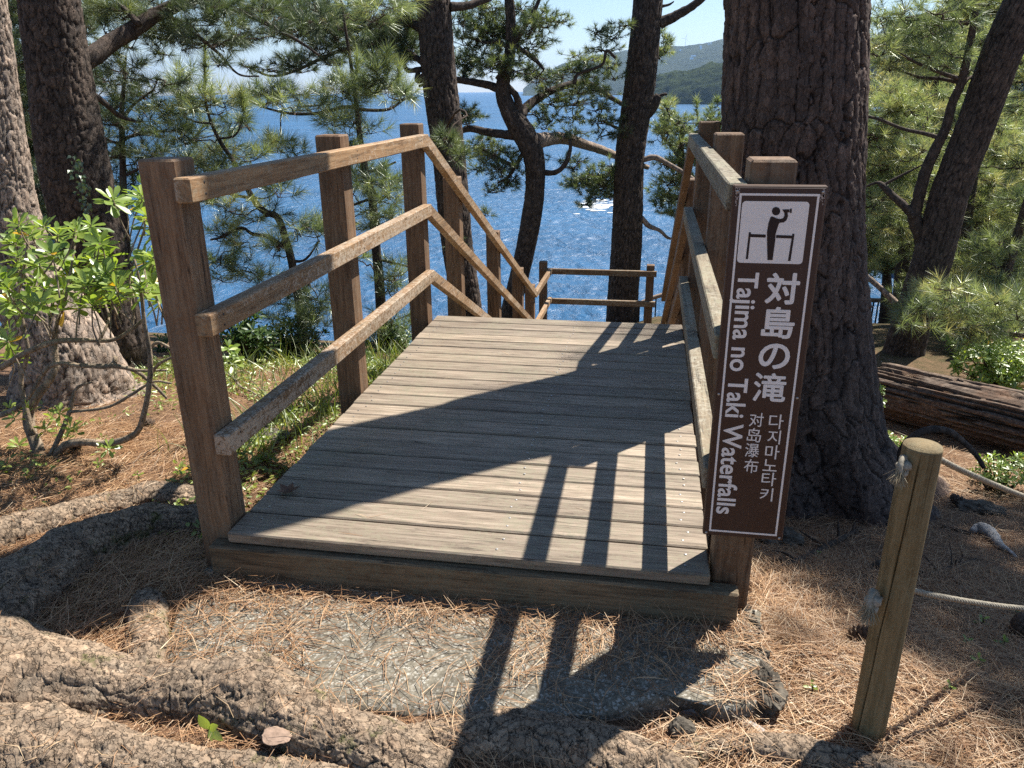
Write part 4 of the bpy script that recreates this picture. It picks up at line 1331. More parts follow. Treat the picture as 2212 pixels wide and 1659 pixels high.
# --- straight dark trunk behind the landing
Y5 = 11.8
p = Pine([*(W(1342, 730, Y5)[:2]), ground(*W(1342, 730, Y5)[:2])], 'straight dark pine trunk behind the landing railing', Y5, L=0.09, cov=1.2)
p.tpx([(1338, 860, 76), (1342, 700, 68), (1352, 550, 67), (1356, 467, 66), (1361, 333, 64), (1384, 167, 68), (1400, 0, 64), (1412, -160, 62), (1426, -420, 54)], n=260, seg=120, disp=bark_disp(.055, .105, .015, 51, .4, 30, .22))
p.limb([(1425, 50, 26), (1452, 38, 22), (1478, 24, 19), (1500, 10, 17), (1525, -10, 15), (1570, -50, 11)], seg=18)
p.limb([(1428, 14, 7), (1445, 10, 5), (1456, 3, 3)])
p.limb([(1392, 246, 30), (1408, 232, 26), (1416, 216, 22), (1424, 206, 14)], seg=14, n=16)
p.limb([(1412, 214, 8), (1430, 205, 7), (1441, 203, 5)], n=10)
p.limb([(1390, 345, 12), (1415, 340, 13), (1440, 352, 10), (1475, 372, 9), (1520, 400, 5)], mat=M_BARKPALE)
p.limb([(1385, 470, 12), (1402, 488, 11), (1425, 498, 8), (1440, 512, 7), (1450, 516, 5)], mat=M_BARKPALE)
p.limb([(1368, 290, 9), (1340, 280, 7), (1300, 260, 5)])
for a in ((1285, 378, 46, 18), (1320, 385, 34, 18), (1262, 398, 40, 16), (1310, 410, 40, 14), (1285, 425, 34, 10), (1250, 385, 24, 8), (1325, 360, 24, 14), (1272, 440, 18, 8), (1432, 80, 10, 14), (1440, 95, 10, 8), (1425, 120, 12, 14)):
    p.clump(*a, Y=Y5+.2)
p.finish()
# --- pine between that trunk and the big one
p = Pine([*(W(1500, 640, 13.0)[:2]), ground(*W(1500, 640, 13.0)[:2])], 'bushy pine below the headland, seen left of the right hand railing', 12.6, L=0.10, cov=1.15)
p.tpx([(1530, 760, 34), (1520, 600, 30), (1500, 480, 26), (1480, 400, 22), (1470, 330, 16), (1475, 270, 9)], n=50, seg=16)
p.limb([(1490, 440, 14), (1460, 425, 10), (1430, 420, 7)])
p.limb([(1475, 360, 12), (1510, 330, 8), (1545, 300, 5)])
p.limb([(1475, 350, 10), (1445, 310, 7), (1425, 285, 4)])
for a in ((1445, 235, 26, 16), (1470, 262, 40, 18), (1440, 275, 30, 16), (1505, 285, 40, 20), (1540, 255, 26, 20), (1530, 290, 34, 20), (1430, 300, 20, 14), (1470, 310, 34, 12), (1520, 325, 40, 16), (1485, 345, 44, 16), (1540, 350, 30, 20), (1440, 355, 26, 10), (1450, 385, 34, 16), (1500, 385, 40, 18), (1425, 410, 24, 14), (1460, 425, 40, 14), (1510, 425, 34, 16), (1450, 455, 30, 12), (1490, 460, 30, 12), (1425, 445, 18, 12), (1550, 400, 26, 20), (1555, 228, 12, 12), (1545, 440, 24, 16)):
    p.clump(*a, bias=.08)
candle(p, [(1507, 262), (1506, 240), (1505, 222)], 12.0, 8, 0)
p.finish()

# --- the big plated trunk behind the right railing
Y6 = 4.3
b6 = W(1765, 1095, Y6)
p = Pine([b6[0], b6[1], ground(b6[0], b6[1])], 'massive pine trunk with plated bark right behind the brown sign', Y6, L=0.12, cov=1.1)
rows6 = [(1738, -420, 350), (1730, -200, 328), (1719, 0, 298), (1714, 200, 298), (1712, 400, 290), (1713, 560, 288), (1718, 700, 300), (1726, 830, 312), (1733, 920, 330), (1742, 1000, 365), (1752, 1060, 420), (1762, 1110, 500), (1768, 1150, 580)]
rows6 = [prow(a[0], a[1], a[2]*1.045, Y6) for a in rows6]
top = rows6[0]
rows6 = [np.array([top[0]-.62, top[1]+.58, 9.4, .25]), np.array([top[0]-.28, top[1]+.26, 6.2, .335])]+rows6
nlow = 620
bd = bark_disp(.072, .34, .017, 61, 0.7, 34.0, 0.11, 1.6)
def bd6(TH, SS, P, rad):
    d, at = bd(TH, SS, P, rad)
    low = sstep(0.2, -0.9, P[..., 2])
    fl = 0.07*low*(np.sin(TH*5+1.0)+0.6*np.sin(TH*8+2))*sstep(-.2, -1, P[..., 2])+low*0.03*(fbm(P[..., 0]*9, P[..., 1]*9, P[..., 2]*9, 77, 4)-0.5)
    st_ = fbm(np.cos(TH)*11, np.sin(TH)*11, SS*2.2, 66, 4)-.5
    return d+fl+.012*st_+.006*(np.floor(8*fbm(np.cos(TH)*5, np.sin(TH)*5, SS*5, 68, 4))/8-.5), np.clip(at+.5*st_, 0, 1)
S6 = [r for r in rows6 if r[2] < 2.9]
p.trunk(S6[::-1], n=560, seg=340, disp=bd6, mat=M_BARKBIG)
p.trunk([rows6[0], rows6[1], S6[0]+np.array([0, 0, .02, -.02])], n=60, seg=60, disp=bark_disp(.09, .2, .02, 61), mat=M_BARKBIG, part='upper_trunk')
p.finish()

# --- leaning trunk on the right with its fork
g7 = G(1957, 762)
Y7 = g7[1]
p = Pine(g7, 'leaning pine trunk with a thin fork, right of the big trunk', Y7, L=0.125, cov=1.7)
T7 = [prow(*q, Y7) for q in [(1945, 800, 105), (1956, 745, 88), (1985, 650, 84), (2016, 553, 86), (2053, 415, 83), (2106, 276, 84), (2160, 125, 88), (2222, -20, 90), (2290, -200, 84)]]
T7 += [T7[-1]+np.array([.55, -.1, 1.5, -.04]), T7[-1]+np.array([1.2, -.3, 3.4, -.09]), T7[-1]+np.array([1.6, -.4, 5.6, -.15])]
p.trunk(T7, n=300, seg=130, disp=bark_disp(.038, .07, .010, 71, .4, 30, .2))
p.limb([(2000, 540, 34), (1988, 505, 33), (1976, 470, 30), (1985, 425, 27), (2000, 370, 26), (2022, 320, 24), (2042, 278, 21), (2058, 222, 20), (2076, 180, 19), (2090, 120, 17), (2103, 50, 15), (2113, -10, 13), (2126, -110, 9)], Y7+.05, -.1, n=80, seg=22)
p.limb([(1976, 468, 20), (1950, 442, 18), (1925, 420, 16), (1905, 400, 13), (1893, 395, 7), (1865, 405, 5), (1840, 412, 4)], Y7, .2, seg=16)
p.limb([(1905, 402, 8), (1930, 388, 7), (1965, 370, 5), (2000, 352, 3)], Y7+.1)
p.limb([(2080, 172, 11), (2040, 160, 9), (2005, 146, 8), (1965, 128, 6), (1940, 110, 5), (1910, 70, 3)], Y7, -.2)
p.limb([(2058, 218, 12), (2090, 172, 7), (2112, 160, 5)], Y7, .2)
p.limb([(2072, 178, 9), (2030, 170, 8), (1980, 165, 6), (1920, 140, 5), (1870, 110, 3)], Y7, .5)
p.limb([(2030, 298, 12), (1995, 288, 9), (1950, 278, 8), (1900, 258, 7), (1865, 250, 6)], Y7, .4)
p.limb([(2092, 52, 8), (2060, 44, 6), (2040, 40, 4)], Y7)
p.limb([(1935, 655, 17), (1912, 632, 13), (1888, 610, 12), (1865, 590, 10), (1850, 575, 8)], Y7+.25, .2, mat=M_BARKPALE)
for a in ((1905, 30, 30, 24), (1965, 30, 34, 22), (1930, 70, 34, 18), (1990, 70, 40, 22), (2040, 60, 40, 24), (2040, 20, 44, 18), (1900, 100, 34, 14), (1960, 110, 44, 16), (2015, 118, 40, 20), (1890, 105, 30, 20), (1930, 135, 44, 14), (2050, 130, 30, 20)):
    p.clump(*a, Y=Y7+.1, bias=-.05, cov=1.3)
for a in ((2008, 650, 34, 14), (2042, 635, 54, 20), (2090, 645, 60, 20), (2060, 668, 60, 20), (2000, 680, 44, 18), (2110, 675, 54, 20), (2040, 700, 54, 16), (2150, 690, 60, 20), (2100, 715, 60, 16), (2180, 715, 54, 20), (2200, 680, 40, 20), (1985, 665, 26, 14), (2145, 650, 34, 16)):
    p.clump(*a, Y=Y7-.9, bias=.16, cov=1.2)
p.limb([(2350, 760, 14), (2260, 735, 12), (2190, 722, 10), (2110, 716, 8), (2060, 706, 5)], Y7-.9)
# its unseen crown, with clumps placed along sun rays to dapple the right ground
SH = []
def over(x, y, h, ra, rz, cov=None):
    g = np.array([x, y, float(ground(x, y))])
    SH.append((g+SUND*(h/SUND[2]), ra, rz, cov))
LIT = [G(1690, 1270)[:2], G(1835, 1470)[:2], G(1700, 1330)[:2], G(2100, 1620)[:2], G(2150, 1150)[:2]]
for k in range(230):
    x, y = rng.uniform(.42, 2.6), rng.uniform(1.25, 4.4)
    d = min(np.hypot(x-q[0], y-q[1]) for q in LIT)
    if d > .16 and (y > 1.75 or rng.uniform() < .5):
        r_ = min(rng.uniform(.14, .34), d*.8)
        over(x, y, rng.uniform(7.2, 9.5), r_, r_*.5, 2.0)
for e, z0 in (((4.6, 7.2, 7.2), 5.4), ((5.6, 8.2, 8.0), 6.2), ((6.2, 7.0, 8.0), 7.0), ((5.2, 6.4, 7.4), 6.6)):
    e = np.array(e)
    st_ = np.array([np.interp(z0, *zip(*[(r[2], r[0]) for r in T7])), np.interp(z0, *zip(*[(r[2], r[1]) for r in T7])), z0])
    p.limbw([np.array([*st_, .06]), np.array([*((st_+e)/2+np.array([0, 0, .3])), .045]), np.array([*e, .02])], 30, 10)
for c, ra, rz, cv in SH:
    p.clumpw(c, ra, rz, cv)
# two high sprays that blur into soft blotches on the deck
for x, y, h, ra in ((-.45, 3.95, 13.0, .30), (-.55, 3.35, 13.5, .28), (-.15, 4.3, 12.5, .3), (-.8, 2.9, 14, .25)):
    over(x, y, h, ra, .14, .9)
    c, ra, rz, cv = SH[-1]
    p.clumpw(c, ra, rz, cv)
p.finish()
for lab, Yb, path in (('dark short pine trunk standing right behind the leaning one', 9.4, [(2044, 830, 40), (2050, 770, 34), (2058, 690, 33), (2070, 610, 32), (2078, 545, 31), (2092, 430, 27), (2120, 280, 22), (2150, 100, 15)]),
                      ('slanting dark pine trunk above the bright bush on the right', 8.6, [(2066, 830, 40), (2082, 790, 36), (2104, 738, 33), (2132, 680, 29), (2152, 640, 27), (2172, 590, 24), (2200, 500, 20), (2240, 360, 14)])):
    p = Pine([*(W(*path[1][:2], Yb)[:2]), ground(*W(*path[1][:2], Yb)[:2])], lab, Yb, L=0.125, cov=1.7, group='slim pines on the right slope')
    p.tpx(path, n=110, seg=44, disp=bark_disp(.04, .06, .008, 80+Yb))
    e = path[-1]
    for k in range(16):
        f = rng.uniform(.35, 1)
        j = min(int(f*(len(path)-1)), len(path)-2)
        x = path[j][0]+rng.normal()*75
        y = path[j][1]-40+rng.normal()*60
        p.clump(x, y, rng.uniform(28, 50), rng.uniform(12, 20), Y=Yb+rng.uniform(-.2, .5), bias=.1)
    p.finish()
# --- the mass of pines on the right slope, each its own tree
for lab, Yb, x0, xs, y0, y1, k in (('bushy pine filling the gap between the big trunk and the leaning trunk', 10.0, 1935, 48, 190, 540, 44),
                                   ('tall sunlit pine behind the upper part of the leaning trunk', 12.5, 2020, 60, 60, 470, 50),
                                   ('sunlit pine right of the leaning trunk near the photo edge', 10.5, 2170, 52, 270, 620, 40),
                                   ('far yellowish pine beyond the others, high on the right', 15.0, 2120, 110, -20, 330, 60),
                                   ('low pine crown beside the big trunk above the metal fence', 13.0, 1900, 46, 330, 600, 34)):
    gb = W(x0+20, 700, Yb)
    p = Pine([gb[0], gb[1], ground(gb[0], gb[1])], lab, Yb, L=0.12, cov=1.15)
    x1 = x0+rng.normal()*15
    p.trunk([np.array([gb[0], gb[1], float(ground(gb[0], gb[1]))-.3, .14]), prow(x0+15, (y0+y1)/2+120, 24*10/Yb, Yb), prow(x0, (y0+y1)/2, 18*10/Yb, Yb), prow(x1, y0, 7*10/Yb, Yb)], n=50, seg=16)
    for q in range(k):
        f = (q+rng.uniform(0, 1))/k
        y = y0+(y1-y0)*f
        x = x0+rng.normal()*xs*(0.55+0.6*f)
        sc = 10/Yb
        p.clump(x, y, rng.uniform(34, 60)*sc**.5, rng.uniform(11, 20)*sc**.5, Y=Yb+rng.uniform(-.7, .7), bias=.22)
    p.finish()

# ================================================================== ROOTS, LOG, ROCKS
def gpt(px, py, w, lift=0.12):
    """a point on the ground with the radius that shows w pixels wide"""
    g = G(px, py)
    r = w/2*np.linalg.norm(g-CAM)/F_PX
    return np.array([g[0], g[1], g[2]+lift*r, r])
def root(parent, pts, seed, n=220, seg=96, lift=0.12, cw=.042, amp=.0065, mat=None, lumps=0.24):
    rows = [gpt(*q, lift) if len(q) == 3 else np.array(q) for q in pts]
    n, seg = int(n*1.5), int(seg*1.3)
    bd = bark_disp(cw, cw*1.9, amp, seed, 1.2, 60.0, 0.09, 1.9)
    def f(TH, SS, P, rad):
        d, at = bd(TH, SS, P, rad)
        # long ridges and furrows that run with the root, then coarse swellings
        a = 1-np.abs(2*fbm(np.cos(TH)*2.1+SS*.8, np.sin(TH)*2.1, SS*2.6, seed+2, 4)-1)
        d = d+rad*.15*(a-.72)
        d = d+rad*lumps*2*(fbm(P[..., 0]*7, P[..., 1]*7, P[..., 2]*7, seed+3, 3)-0.5)
        # layered flakes: terraces of different height
        q = fbm(P[..., 0]*26, P[..., 1]*26, P[..., 2]*26, seed+8, 4)
        d = d+.0055*(np.floor(q*7)/7-.5)+.003*(fbm(P[..., 0]*110, P[..., 1]*110, P[..., 2]*110, seed+9, 2)-.5)
        return d, np.clip(at*.65+.5*(np.floor(q*7)/7)-.05, 0, 1)
    V, F, at = tube(rows, n, seg, f)
    return mk('root', V, F, mat or M_ROOT, parent, {'tint': at})
ra = thing('tree_root', G(500, 1530), 'huge knotted pine roots across the foreground, lit by the sun', 'tree root')
root(ra, [(-120, 1500, 330), (20, 1500, 250), (130, 1490, 190), (230, 1496, 150), (330, 1502, 135), (430, 1500, 140), (520, 1505, 155), (600, 1535, 160), (690, 1580, 150), (780, 1622, 135), (880, 1655, 120), (960, 1690, 110)], 101, n=420, seg=150, lift=-.12)
root(ra, [(-100, 1640, 220), (40, 1620, 200), (160, 1625, 150), (290, 1650, 110), (420, 1665, 90), (560, 1672, 90), (700, 1690, 90), (800, 1720, 80)], 102, n=300, seg=110, lift=-.3)
root(ra, [(820, 1640, 100), (920, 1610, 105), (1010, 1598, 110), (1110, 1592, 120), (1210, 1606, 125), (1310, 1628, 125), (1400, 1655, 115), (1500, 1690, 100)], 103, n=260, seg=100, lift=-.35)
root(ra, [(1440, 1640, 60), (1540, 1622, 62), (1640, 1622, 66), (1740, 1634, 66), (1840, 1648, 60), (1950, 1668, 50), (2060, 1690, 44)], 104, n=200, seg=70, lift=-.1)
root(ra, [(-60, 1420, 120), (20, 1405, 110), (60, 1440, 120), (110, 1500, 100)], 105, n=120, seg=80, lift=-.1)
root(ra, [(312, 1290, 40), (320, 1320, 66), (322, 1370, 74), (322, 1420, 76), (322, 1475, 80)], 106, n=110, seg=70, lift=.2)
rb = thing('tree_root', G(200, 1150), 'pair of thick grey roots that run into the left front post, half in shadow', 'tree root')
root(rb, [(520, 1100, 40), (440, 1092, 58), (340, 1082, 66), (240, 1100, 66), (140, 1125, 68), (30, 1160, 72), (-90, 1200, 84)], 111, n=260, seg=90, lift=.1)
root(rb, [(500, 1140, 50), (430, 1136, 84), (340, 1140, 100), (240, 1172, 118), (150, 1215, 135), (60, 1280, 150), (-40, 1350, 165), (-140, 1400, 180)], 112, n=300, seg=120, lift=-.05)

def blob(c, r, seed, amp=.35, n=40, m=28, sc=(1, 1, 1), fs=2.2, sharp=True):
    th = np.linspace(0, 2*math.pi, n, endpoint=False)
    ph = np.linspace(0.02, math.pi-0.02, m)
    T_, P_ = np.meshgrid(th, ph)
    d = np.stack([np.sin(P_)*np.cos(T_), np.sin(P_)*np.sin(T_), np.cos(P_)], -1)
    q = fbm(d[..., 0]*fs+seed, d[..., 1]*fs, d[..., 2]*fs, seed, 5)-0.5
    if sharp:
        q = q-0.5*np.abs(fbm(d[..., 0]*fs*1.7, d[..., 1]*fs*1.7+seed, d[..., 2]*fs*1.7, seed+4, 4)-.5)
    V = np.array(c)+d*(r*(1+2*amp*q))[..., None]*np.array(sc)
    i = (np.arange(m-1)[:, None]*n+np.arange(n)[None])
    j = (np.arange(m-1)[:, None]*n+(np.arange(n)[None]+1) % n)
    F = np.stack([i, i+n, j+n, j], -1).reshape(-1, 4)
    return V.reshape(-1, 3), F
def rock(px, py, w, seed, label, sc=(1, 1, .6), mat=None, amp=.45, dz=.15, smooth=False):
    g = gpt(px, py, w, dz)
    V, F = blob(g[:3], g[3], seed, amp, 56, 40, sc)
    o = mk('rock', V, F, mat or M_ROCK, None, {'tint': np.full(len(V), .5)}, smooth, loc=g[:3])
    return tag(o, label, 'rock')
rock(1592, 1385, 92, 3.1, 'pale topped broken rock beside the bottom of the right front post', (.9, .9, .95), dz=.75, amp=.6)
rock(1618, 1445, 84, 5.2, 'small dark rock in the crumbling edge of the concrete', (.8, 1.0, .8), dz=.55, amp=.6)
rock(1648, 1515, 120, 8.7, 'crumbled dark concrete chunk at the right corner of the slab', (.62, 1.05, .7), dz=.42, amp=.6)
rock(1473, 1585, 58, 12.4, 'round brown knob of stone among needles near the bottom edge', (1, .9, .9), amp=.25)
rock(1690, 1175, 80, 15.4, 'mossy dark rock at the foot of the big trunk', (1.1, .8, .6))
rock(1906, 1232, 44, 17.1, 'dark stone half hidden left of the round post', (1, .8, .8))
rock(2118, 1106, 62, 19.9, 'black stone on the needles near the right edge', (1.2, .8, .5))
rock(565, 950, 90, 22.4, 'flat grey stone in the grass left of the deck', (1.3, .9, .25))
# the plastic edging in front of the slab
b = MB()
pts = [G(*q) for q in ((1470, 1541), (1530, 1545), (1580, 1556), (1625, 1573), (1650, 1590))]
addtube(b, [(*(q+np.array([0, 0, .006])), .011) for q in pts], 40, 10)
tag(b.build('edging_strip', M_PIPE, None, True, loc=pts[2]), 'curved grey plastic edging at the front right of the slab', 'edging')

# fallen log
la, lb_ = gpt(1905, 905, 10), gpt(2212, 985, 10)
dl = unit((lb_-la)[:3])
LR = 0.215
def flog(TH, SS, P, rad):
    u = TH/(2*math.pi)
    g1_ = fbm(TH*3.2, SS*0.8, 0, 41, 3)
    g2_ = fbm(np.cos(TH)*9, np.sin(TH)*9, SS*1.1, 43, 4)
    cr = np.abs(g2_-0.5)
    d = -rad*0.30*sstep(.07, 0, cr)+rad*.16*(g2_-.5)+rad*.10*(fbm(np.cos(TH)*22, np.sin(TH)*22, SS*2.2, 47, 3)-.5)
    return d, np.clip(sstep(0, .1, cr)*(0.35+0.6*g2_), 0, 1)
t = NT('rotten_log_wood')
o = t.coord((1, 1, 1))
at = t.attr()
n1 = t.noise(t.coord((.18, 1, 1), rot=(0, 0, 0.0)), 48, 6, .7)
n2 = t.noise(o, 6, 5, .6)
c = t.ramp(n1, [(.3, (.045, .034, .026)), (.5, (.13, .095, .070)), (.7, (.26, .205, .155))])
c = t.mix(t.ramp(n2, [(.5, 0.0), (.7, .5)]), c, (.17, .085, .045))
c = t.mix(t.ramp(at, [(0, .7), (.4, 0.0)]), c, (.05, .03, .022))
t.principled(c, .85, t.bump(n1, .8, .01), .15)
M_LOG = t.done()
lg = thing('fallen_log', la[:3], 'big cracked rotten log lying behind the round post on the right', 'log')
c0 = la[:3]+np.array([0.02, .13, 0.19])
rows = [np.array([*(c0+dl*q+np.array([0, 0, -.02*q])), LR*k]) for q, k in ((-.03, .93), (.02, 1), (.5, 1.0), (1.2, 1.05), (2.0, 1.08), (3.0, 1.05))]
V, F, at_ = tube(rows, 240, 160, flog)
mk('trunk', V, F, M_LOG, lg, {'tint': at_})
# a bent root beside it
b = MB()
addtube(b, [(*W(x, y, 3.7), r) for x, y, r in ((1945, 1000, .016), (1950, 968, .017), (1975, 942, .018), (2010, 928, .018), (2050, 932, .016), (2085, 958, .014), (2110, 985, .012), (2125, 1010, .01))], 70, 14, disp=lambda TH, SS, P, rad: (rad*.3*(fbm(P[..., 0]*50, P[..., 1]*50, P[..., 2]*50, 5, 3)-.5), fbm(P[..., 0]*40, P[..., 1]*40, P[..., 2]*40, 6, 2)))
tag(b.build('arched_root', M_BARK, None, True, loc=W(1945, 1000, 3.7)), 'thin grey root arching up behind the round post in front of the log', 'root')

# fallen branches and sticks
def stick(name, pts, label, cat='branch', mat=None, lift=.8, twigs=0, group=None):
    rows = [gpt(*q, lift) for q in pts]
    o = thing(name, rows[0][:3], label, cat, group)
    b = MB()
    sd = rng.uniform(0, 99)
    addtube(b, rows, 50, 12, disp=lambda TH, SS, P, rad: (rad*.4*(fbm(P[..., 0]*60, P[..., 1]*60, P[..., 2]*60, sd, 3)-.5), fbm(P[..., 0]*60, P[..., 1]*60, P[..., 2]*60, sd+2, 2)))
    b.build('stem', mat or M_TWIG, o, True)
    S = spline(rows, 30)
    for k in range(twigs):
        q = S[rng.integers(4, 28)]
        e = q[:3]+np.array([rng.normal()*.06, rng.normal()*.06, rng.uniform(.01, .07)])
        m_ = (q[:3]+e)/2+rng.normal(0, .012, 3)
        b = MB(); addtube(b, [(*q[:3], q[3]*.5), (*m_, q[3]*.4), (*e, q[3]*.15)], 10, 6); b.build('twig', mat or M_TWIG, o, True)
    return o
stick('fallen_branch', [(1655, 1236, 8), (1690, 1226, 10), (1735, 1210, 13), (1780, 1188, 13), (1820, 1166, 11), (1858, 1146, 9)], 'grey fallen branch on the needles at the foot of the big trunk', twigs=7)
stick('fallen_branch', [(2098, 1152, 10), (2116, 1150, 22), (2138, 1162, 22), (2158, 1182, 14), (2185, 1198, 7), (2196, 1206, 4)], 'pale sun bleached piece of deadwood with a thick knob', 'deadwood', M_STUMP)
stick('fallen_branch', [(1990, 1250, 5), (2020, 1238, 6), (2060, 1226, 6), (2090, 1215, 5), (2112, 1208, 4)], 'thin dark twig lying right of the round post', twigs=9)
stick('fallen_branch', [(2030, 1138, 6), (2062, 1146, 7), (2096, 1156, 7)], 'short dark stick leading to the bleached deadwood')
stick('fallen_branch', [(380, 800, 3), (395, 790, 4), (420, 780, 4)], 'tiny pale twig left of the front post', mat=M_TWIGPALE)
stick('fallen_branch', [(240, 1040, 4), (275, 1010, 6), (310, 995, 6), (345, 1000, 4)], 'thin brown twig on the sunny needles left of the front post', twigs=5)
stick('fallen_branch', [(1770, 1245, 4), (1830, 1252, 5), (1885, 1245, 4)], 'thin dark stick between the branch and the round post', twigs=2)

# pine cones
def cone(px, py, w, label, seed):
    g = gpt(px, py, w, .7)
    r = g[3]
    o = thing('pine_cone', g[:3], label, 'pine cone', 'fallen pine cones')
    ax = unit(np.array([math.cos(seed), math.sin(seed), .35]))
    B, D, N_, L_ = [], [], [], []
    for k in range(64):
        f = k/63
        a = k*2.39996
        x = unit(np.cross(ax, [0, 0, 1])); y = np.cross(ax, x)
        rad = x*math.cos(a)+y*math.sin(a)
        B.append(g[:3]+ax*(f-.5)*r*1.7+rad*r*.12); D.append(rad*(1.15-.5*f)+ax*(-.15+.9*f)); N_.append(ax); L_.append(r*(.95-.5*abs(f-.4)))
    V, F, m = leaf_mesh(np.array(B), np.array(D), np.array(N_), np.array(L_), np.array(L_)*.62, (.4, .6, .85, 1, .9, .5), .15, -.25)
    mk('scales', V, F, M_CONE, o, {'tint': np.repeat(rng.uniform(0, 1, len(B)), m)}, False)
cone(1853, 1392, 46, 'open pine cone on the needles left of the round post base', .4)
cone(2070, 1094, 26, 'small dark pine cone beside the black stone on the right', 2.2)
cone(2204, 1372, 40, 'pine cone cut off by the right edge of the photo', 1.3)
cone(324, 924, 24, 'small pine cone left of the front post under the shrub twigs', 3.3)
cone(166, 975, 22, 'little pine cone at the foot of the leafy shrub', 5.0)

# ================================================================== ROPE POST, ROPES, METAL FENCE
gp = G(1878, 1594)
rp = thing('rope_post', gp, 'round treated wood post with a rope through it on the right', 'post')
tp = W(2010, 962, gp[1]+.02)
PR_ = np.linalg.norm(W(2056, 962, gp[1])-W(1967, 962, gp[1]))/2*.985
n = 64
rows = [np.array([gp[0], gp[1]+.02, gp[2]-.12, PR_*1.0]), np.array([gp[0], gp[1]+.02, (gp[2]+tp[2])/2, PR_*.995]), np.array([gp[0], gp[1]+.02, tp[2]-.006, PR_]), np.array([gp[0], gp[1]+.02, tp[2]-.0005, PR_*.965]), ]
def pole_disp(TH, SS, P, rad):
    an = np.arctan2(P[..., 1]-gp[1]-.02, P[..., 0]-gp[0])
    h = (P[..., 2]-gp[2])/(tp[2]-gp[2])
    tg = math.atan2(-gp[1], -gp[0])+.02-.62*(1-h)+.05*(vnoise(SS*9, 0, 0, 3)-.5)
    q = np.mod(an-tg+math.pi, 2*math.pi)-math.pi
    return -.010*np.exp(-(q/.032)**2)*sstep(1.02, .9, h)+.0008*(fbm(np.cos(TH)*3, np.sin(TH)*3, SS*4, 9)-.5), np.full(TH.shape, .4)
V, F, at_ = tube(rows, 160, 300, pole_disp, cap=True)
mk('pole', V, F, M_ROPEPOST, rp, {'tint': at_})
M_ROPE = simple('weathered_rope', (0.27, 0.24, 0.185), .85, .15, var=.35, scale=120, bump=.5)
def rope(pts, label, r=.0072):
    S = spline(np.column_stack([pts, np.zeros(len(pts))]), 600)[:, :3]
    T, N, B = frames(S)
    s = np.concatenate([[0], np.cumsum(np.linalg.norm(np.diff(S, axis=0), axis=1))])
    o = thing('rope', S[0], label, 'rope', 'ropes tied to the round post')
    b = MB()
    for k in range(3):
        a = s/(r*5.2)*2*math.pi+k*2.094
        Q = S+(N*np.cos(a)[:, None]+B*np.sin(a)[:, None])*r*.5
        V, F, at_ = tube(np.column_stack([Q, np.full(len(Q), r*.56)]), 1300, 7)
        for f in F:
            b.f.setdefault(f.shape[1], []).append(f+b.n)
        b.v.append(V); b.a.append(at_); b.n += len(V)
    b.build('cord', M_ROPE, o, True)
    return o
def knot(o, c, s, seed, fray=True):
    b = MB()
    V, F = blob(c, .017*s, seed, .2, 24, 18, (1.15, 1, .85), sharp=False)
    b.add(V, F)
    for k in range(2):
        aa = np.linspace(0, 2*math.pi, 9)
        addtube(b, [(*(c+np.array([math.cos(q)*.006*(1+k), math.sin(q+k)*.016, math.sin(q)*.018])*s), .007*s) for q in aa], 30, 8)
    b.build('knot', M_ROPE, o, True)
    if fray:
        n = 80
        B = np.tile(c+np.array([-.008, -.012, -.004])*s, (n, 1))+rng.normal(0, .004*s, (n, 3))
        D = unit(np.array([-.35, -.55, -1.0])+rng.normal(0, .33, (n, 3)))*.045*s
        V, F = sticks(B, B+D, .0011*s, .0005*s)
        mk('frayed_end', V, F, simple('frayed_rope', (.36, .30, .20), .9, .1), o, {'tint': np.full(len(V), .5)})
c_ = np.array([gp[0], gp[1]+.02, 0])
zu = W(1953, 1008, gp[1])[2]
zl_ = W(1890, 1300, gp[1])[2]
for z, e, lab, kp in ((zu, (2330, 1108), 'upper rope running from the top of the round post to the right', W(1952, 1006, gp[1]-.01)), (zl_, (2330, 1322), 'lower rope running from the middle of the round post to the right', W(1886, 1298, gp[1]-.02))):
    far_ = W(e[0], e[1], gp[1]+(.75 if z == zu else .45))
    st_ = np.array([c_[0]+PR_*.6, c_[1]+.01, z+(.015 if z == zu else .02)])
    ms = [st_+(far_-st_)*q-np.array([0, 0, .012*math.sin(min(q, 1)*math.pi)]) for q in (0, .15, .35, .6, 1, 1.8, 3)]
    pts = np.array([[kp[0], kp[1], kp[2]], [c_[0]-PR_*.5, c_[1]-.01, z+.01]]+[list(q) for q in ms])
    knot(rope(pts, lab), kp, 1.0 if z == zl_ else .85, 4.0 if z == zu else 7.0)

fa, fb, fc = W(1372, 662, 12.4), W(1440, 632, 12.6), W(1934, 650, 13.2)
fd_ = W(2120, 700, 13.6)
mf = thing('metal_fence', (fa[0], fa[1], fa[2]-1.15), 'low fence of dark vertical bars with a pale top rail at the cliff edge', 'fence')
line = spline(np.column_stack([[fa, fb, fc, fd_], np.zeros(4)]), 70)[:, :3]
line[:, 2] = np.interp(line[:, 0], [fa[0], fb[0], fc[0], fd_[0]], [fa[2], fb[2], fc[2], fd_[2]])
for off, r in ((0, .036), (-.56, .024), (-1.08, .024)):
    b = MB(); addtube(b, [(*(q+np.array([0, 0, off])), r) for q in line[::3]], 60, 10); b.build('rail', M_RAILPIPE if off > -1 else M_BAR, mf, True)
for k, q in enumerate(line):
    b = MB(); b.box(q+np.array([-.011, -.011, -1.14]), q+np.array([.011, .011, -.02]), .001); b.build('bar', M_BAR, mf)
for k in range(0, 70, 17):
    q = line[k]
    b = MB(); b.box(q+np.array([-.03, .0, -1.9]), q+np.array([.03, .06, .01]), .004); b.build('post', M_BAR, mf)

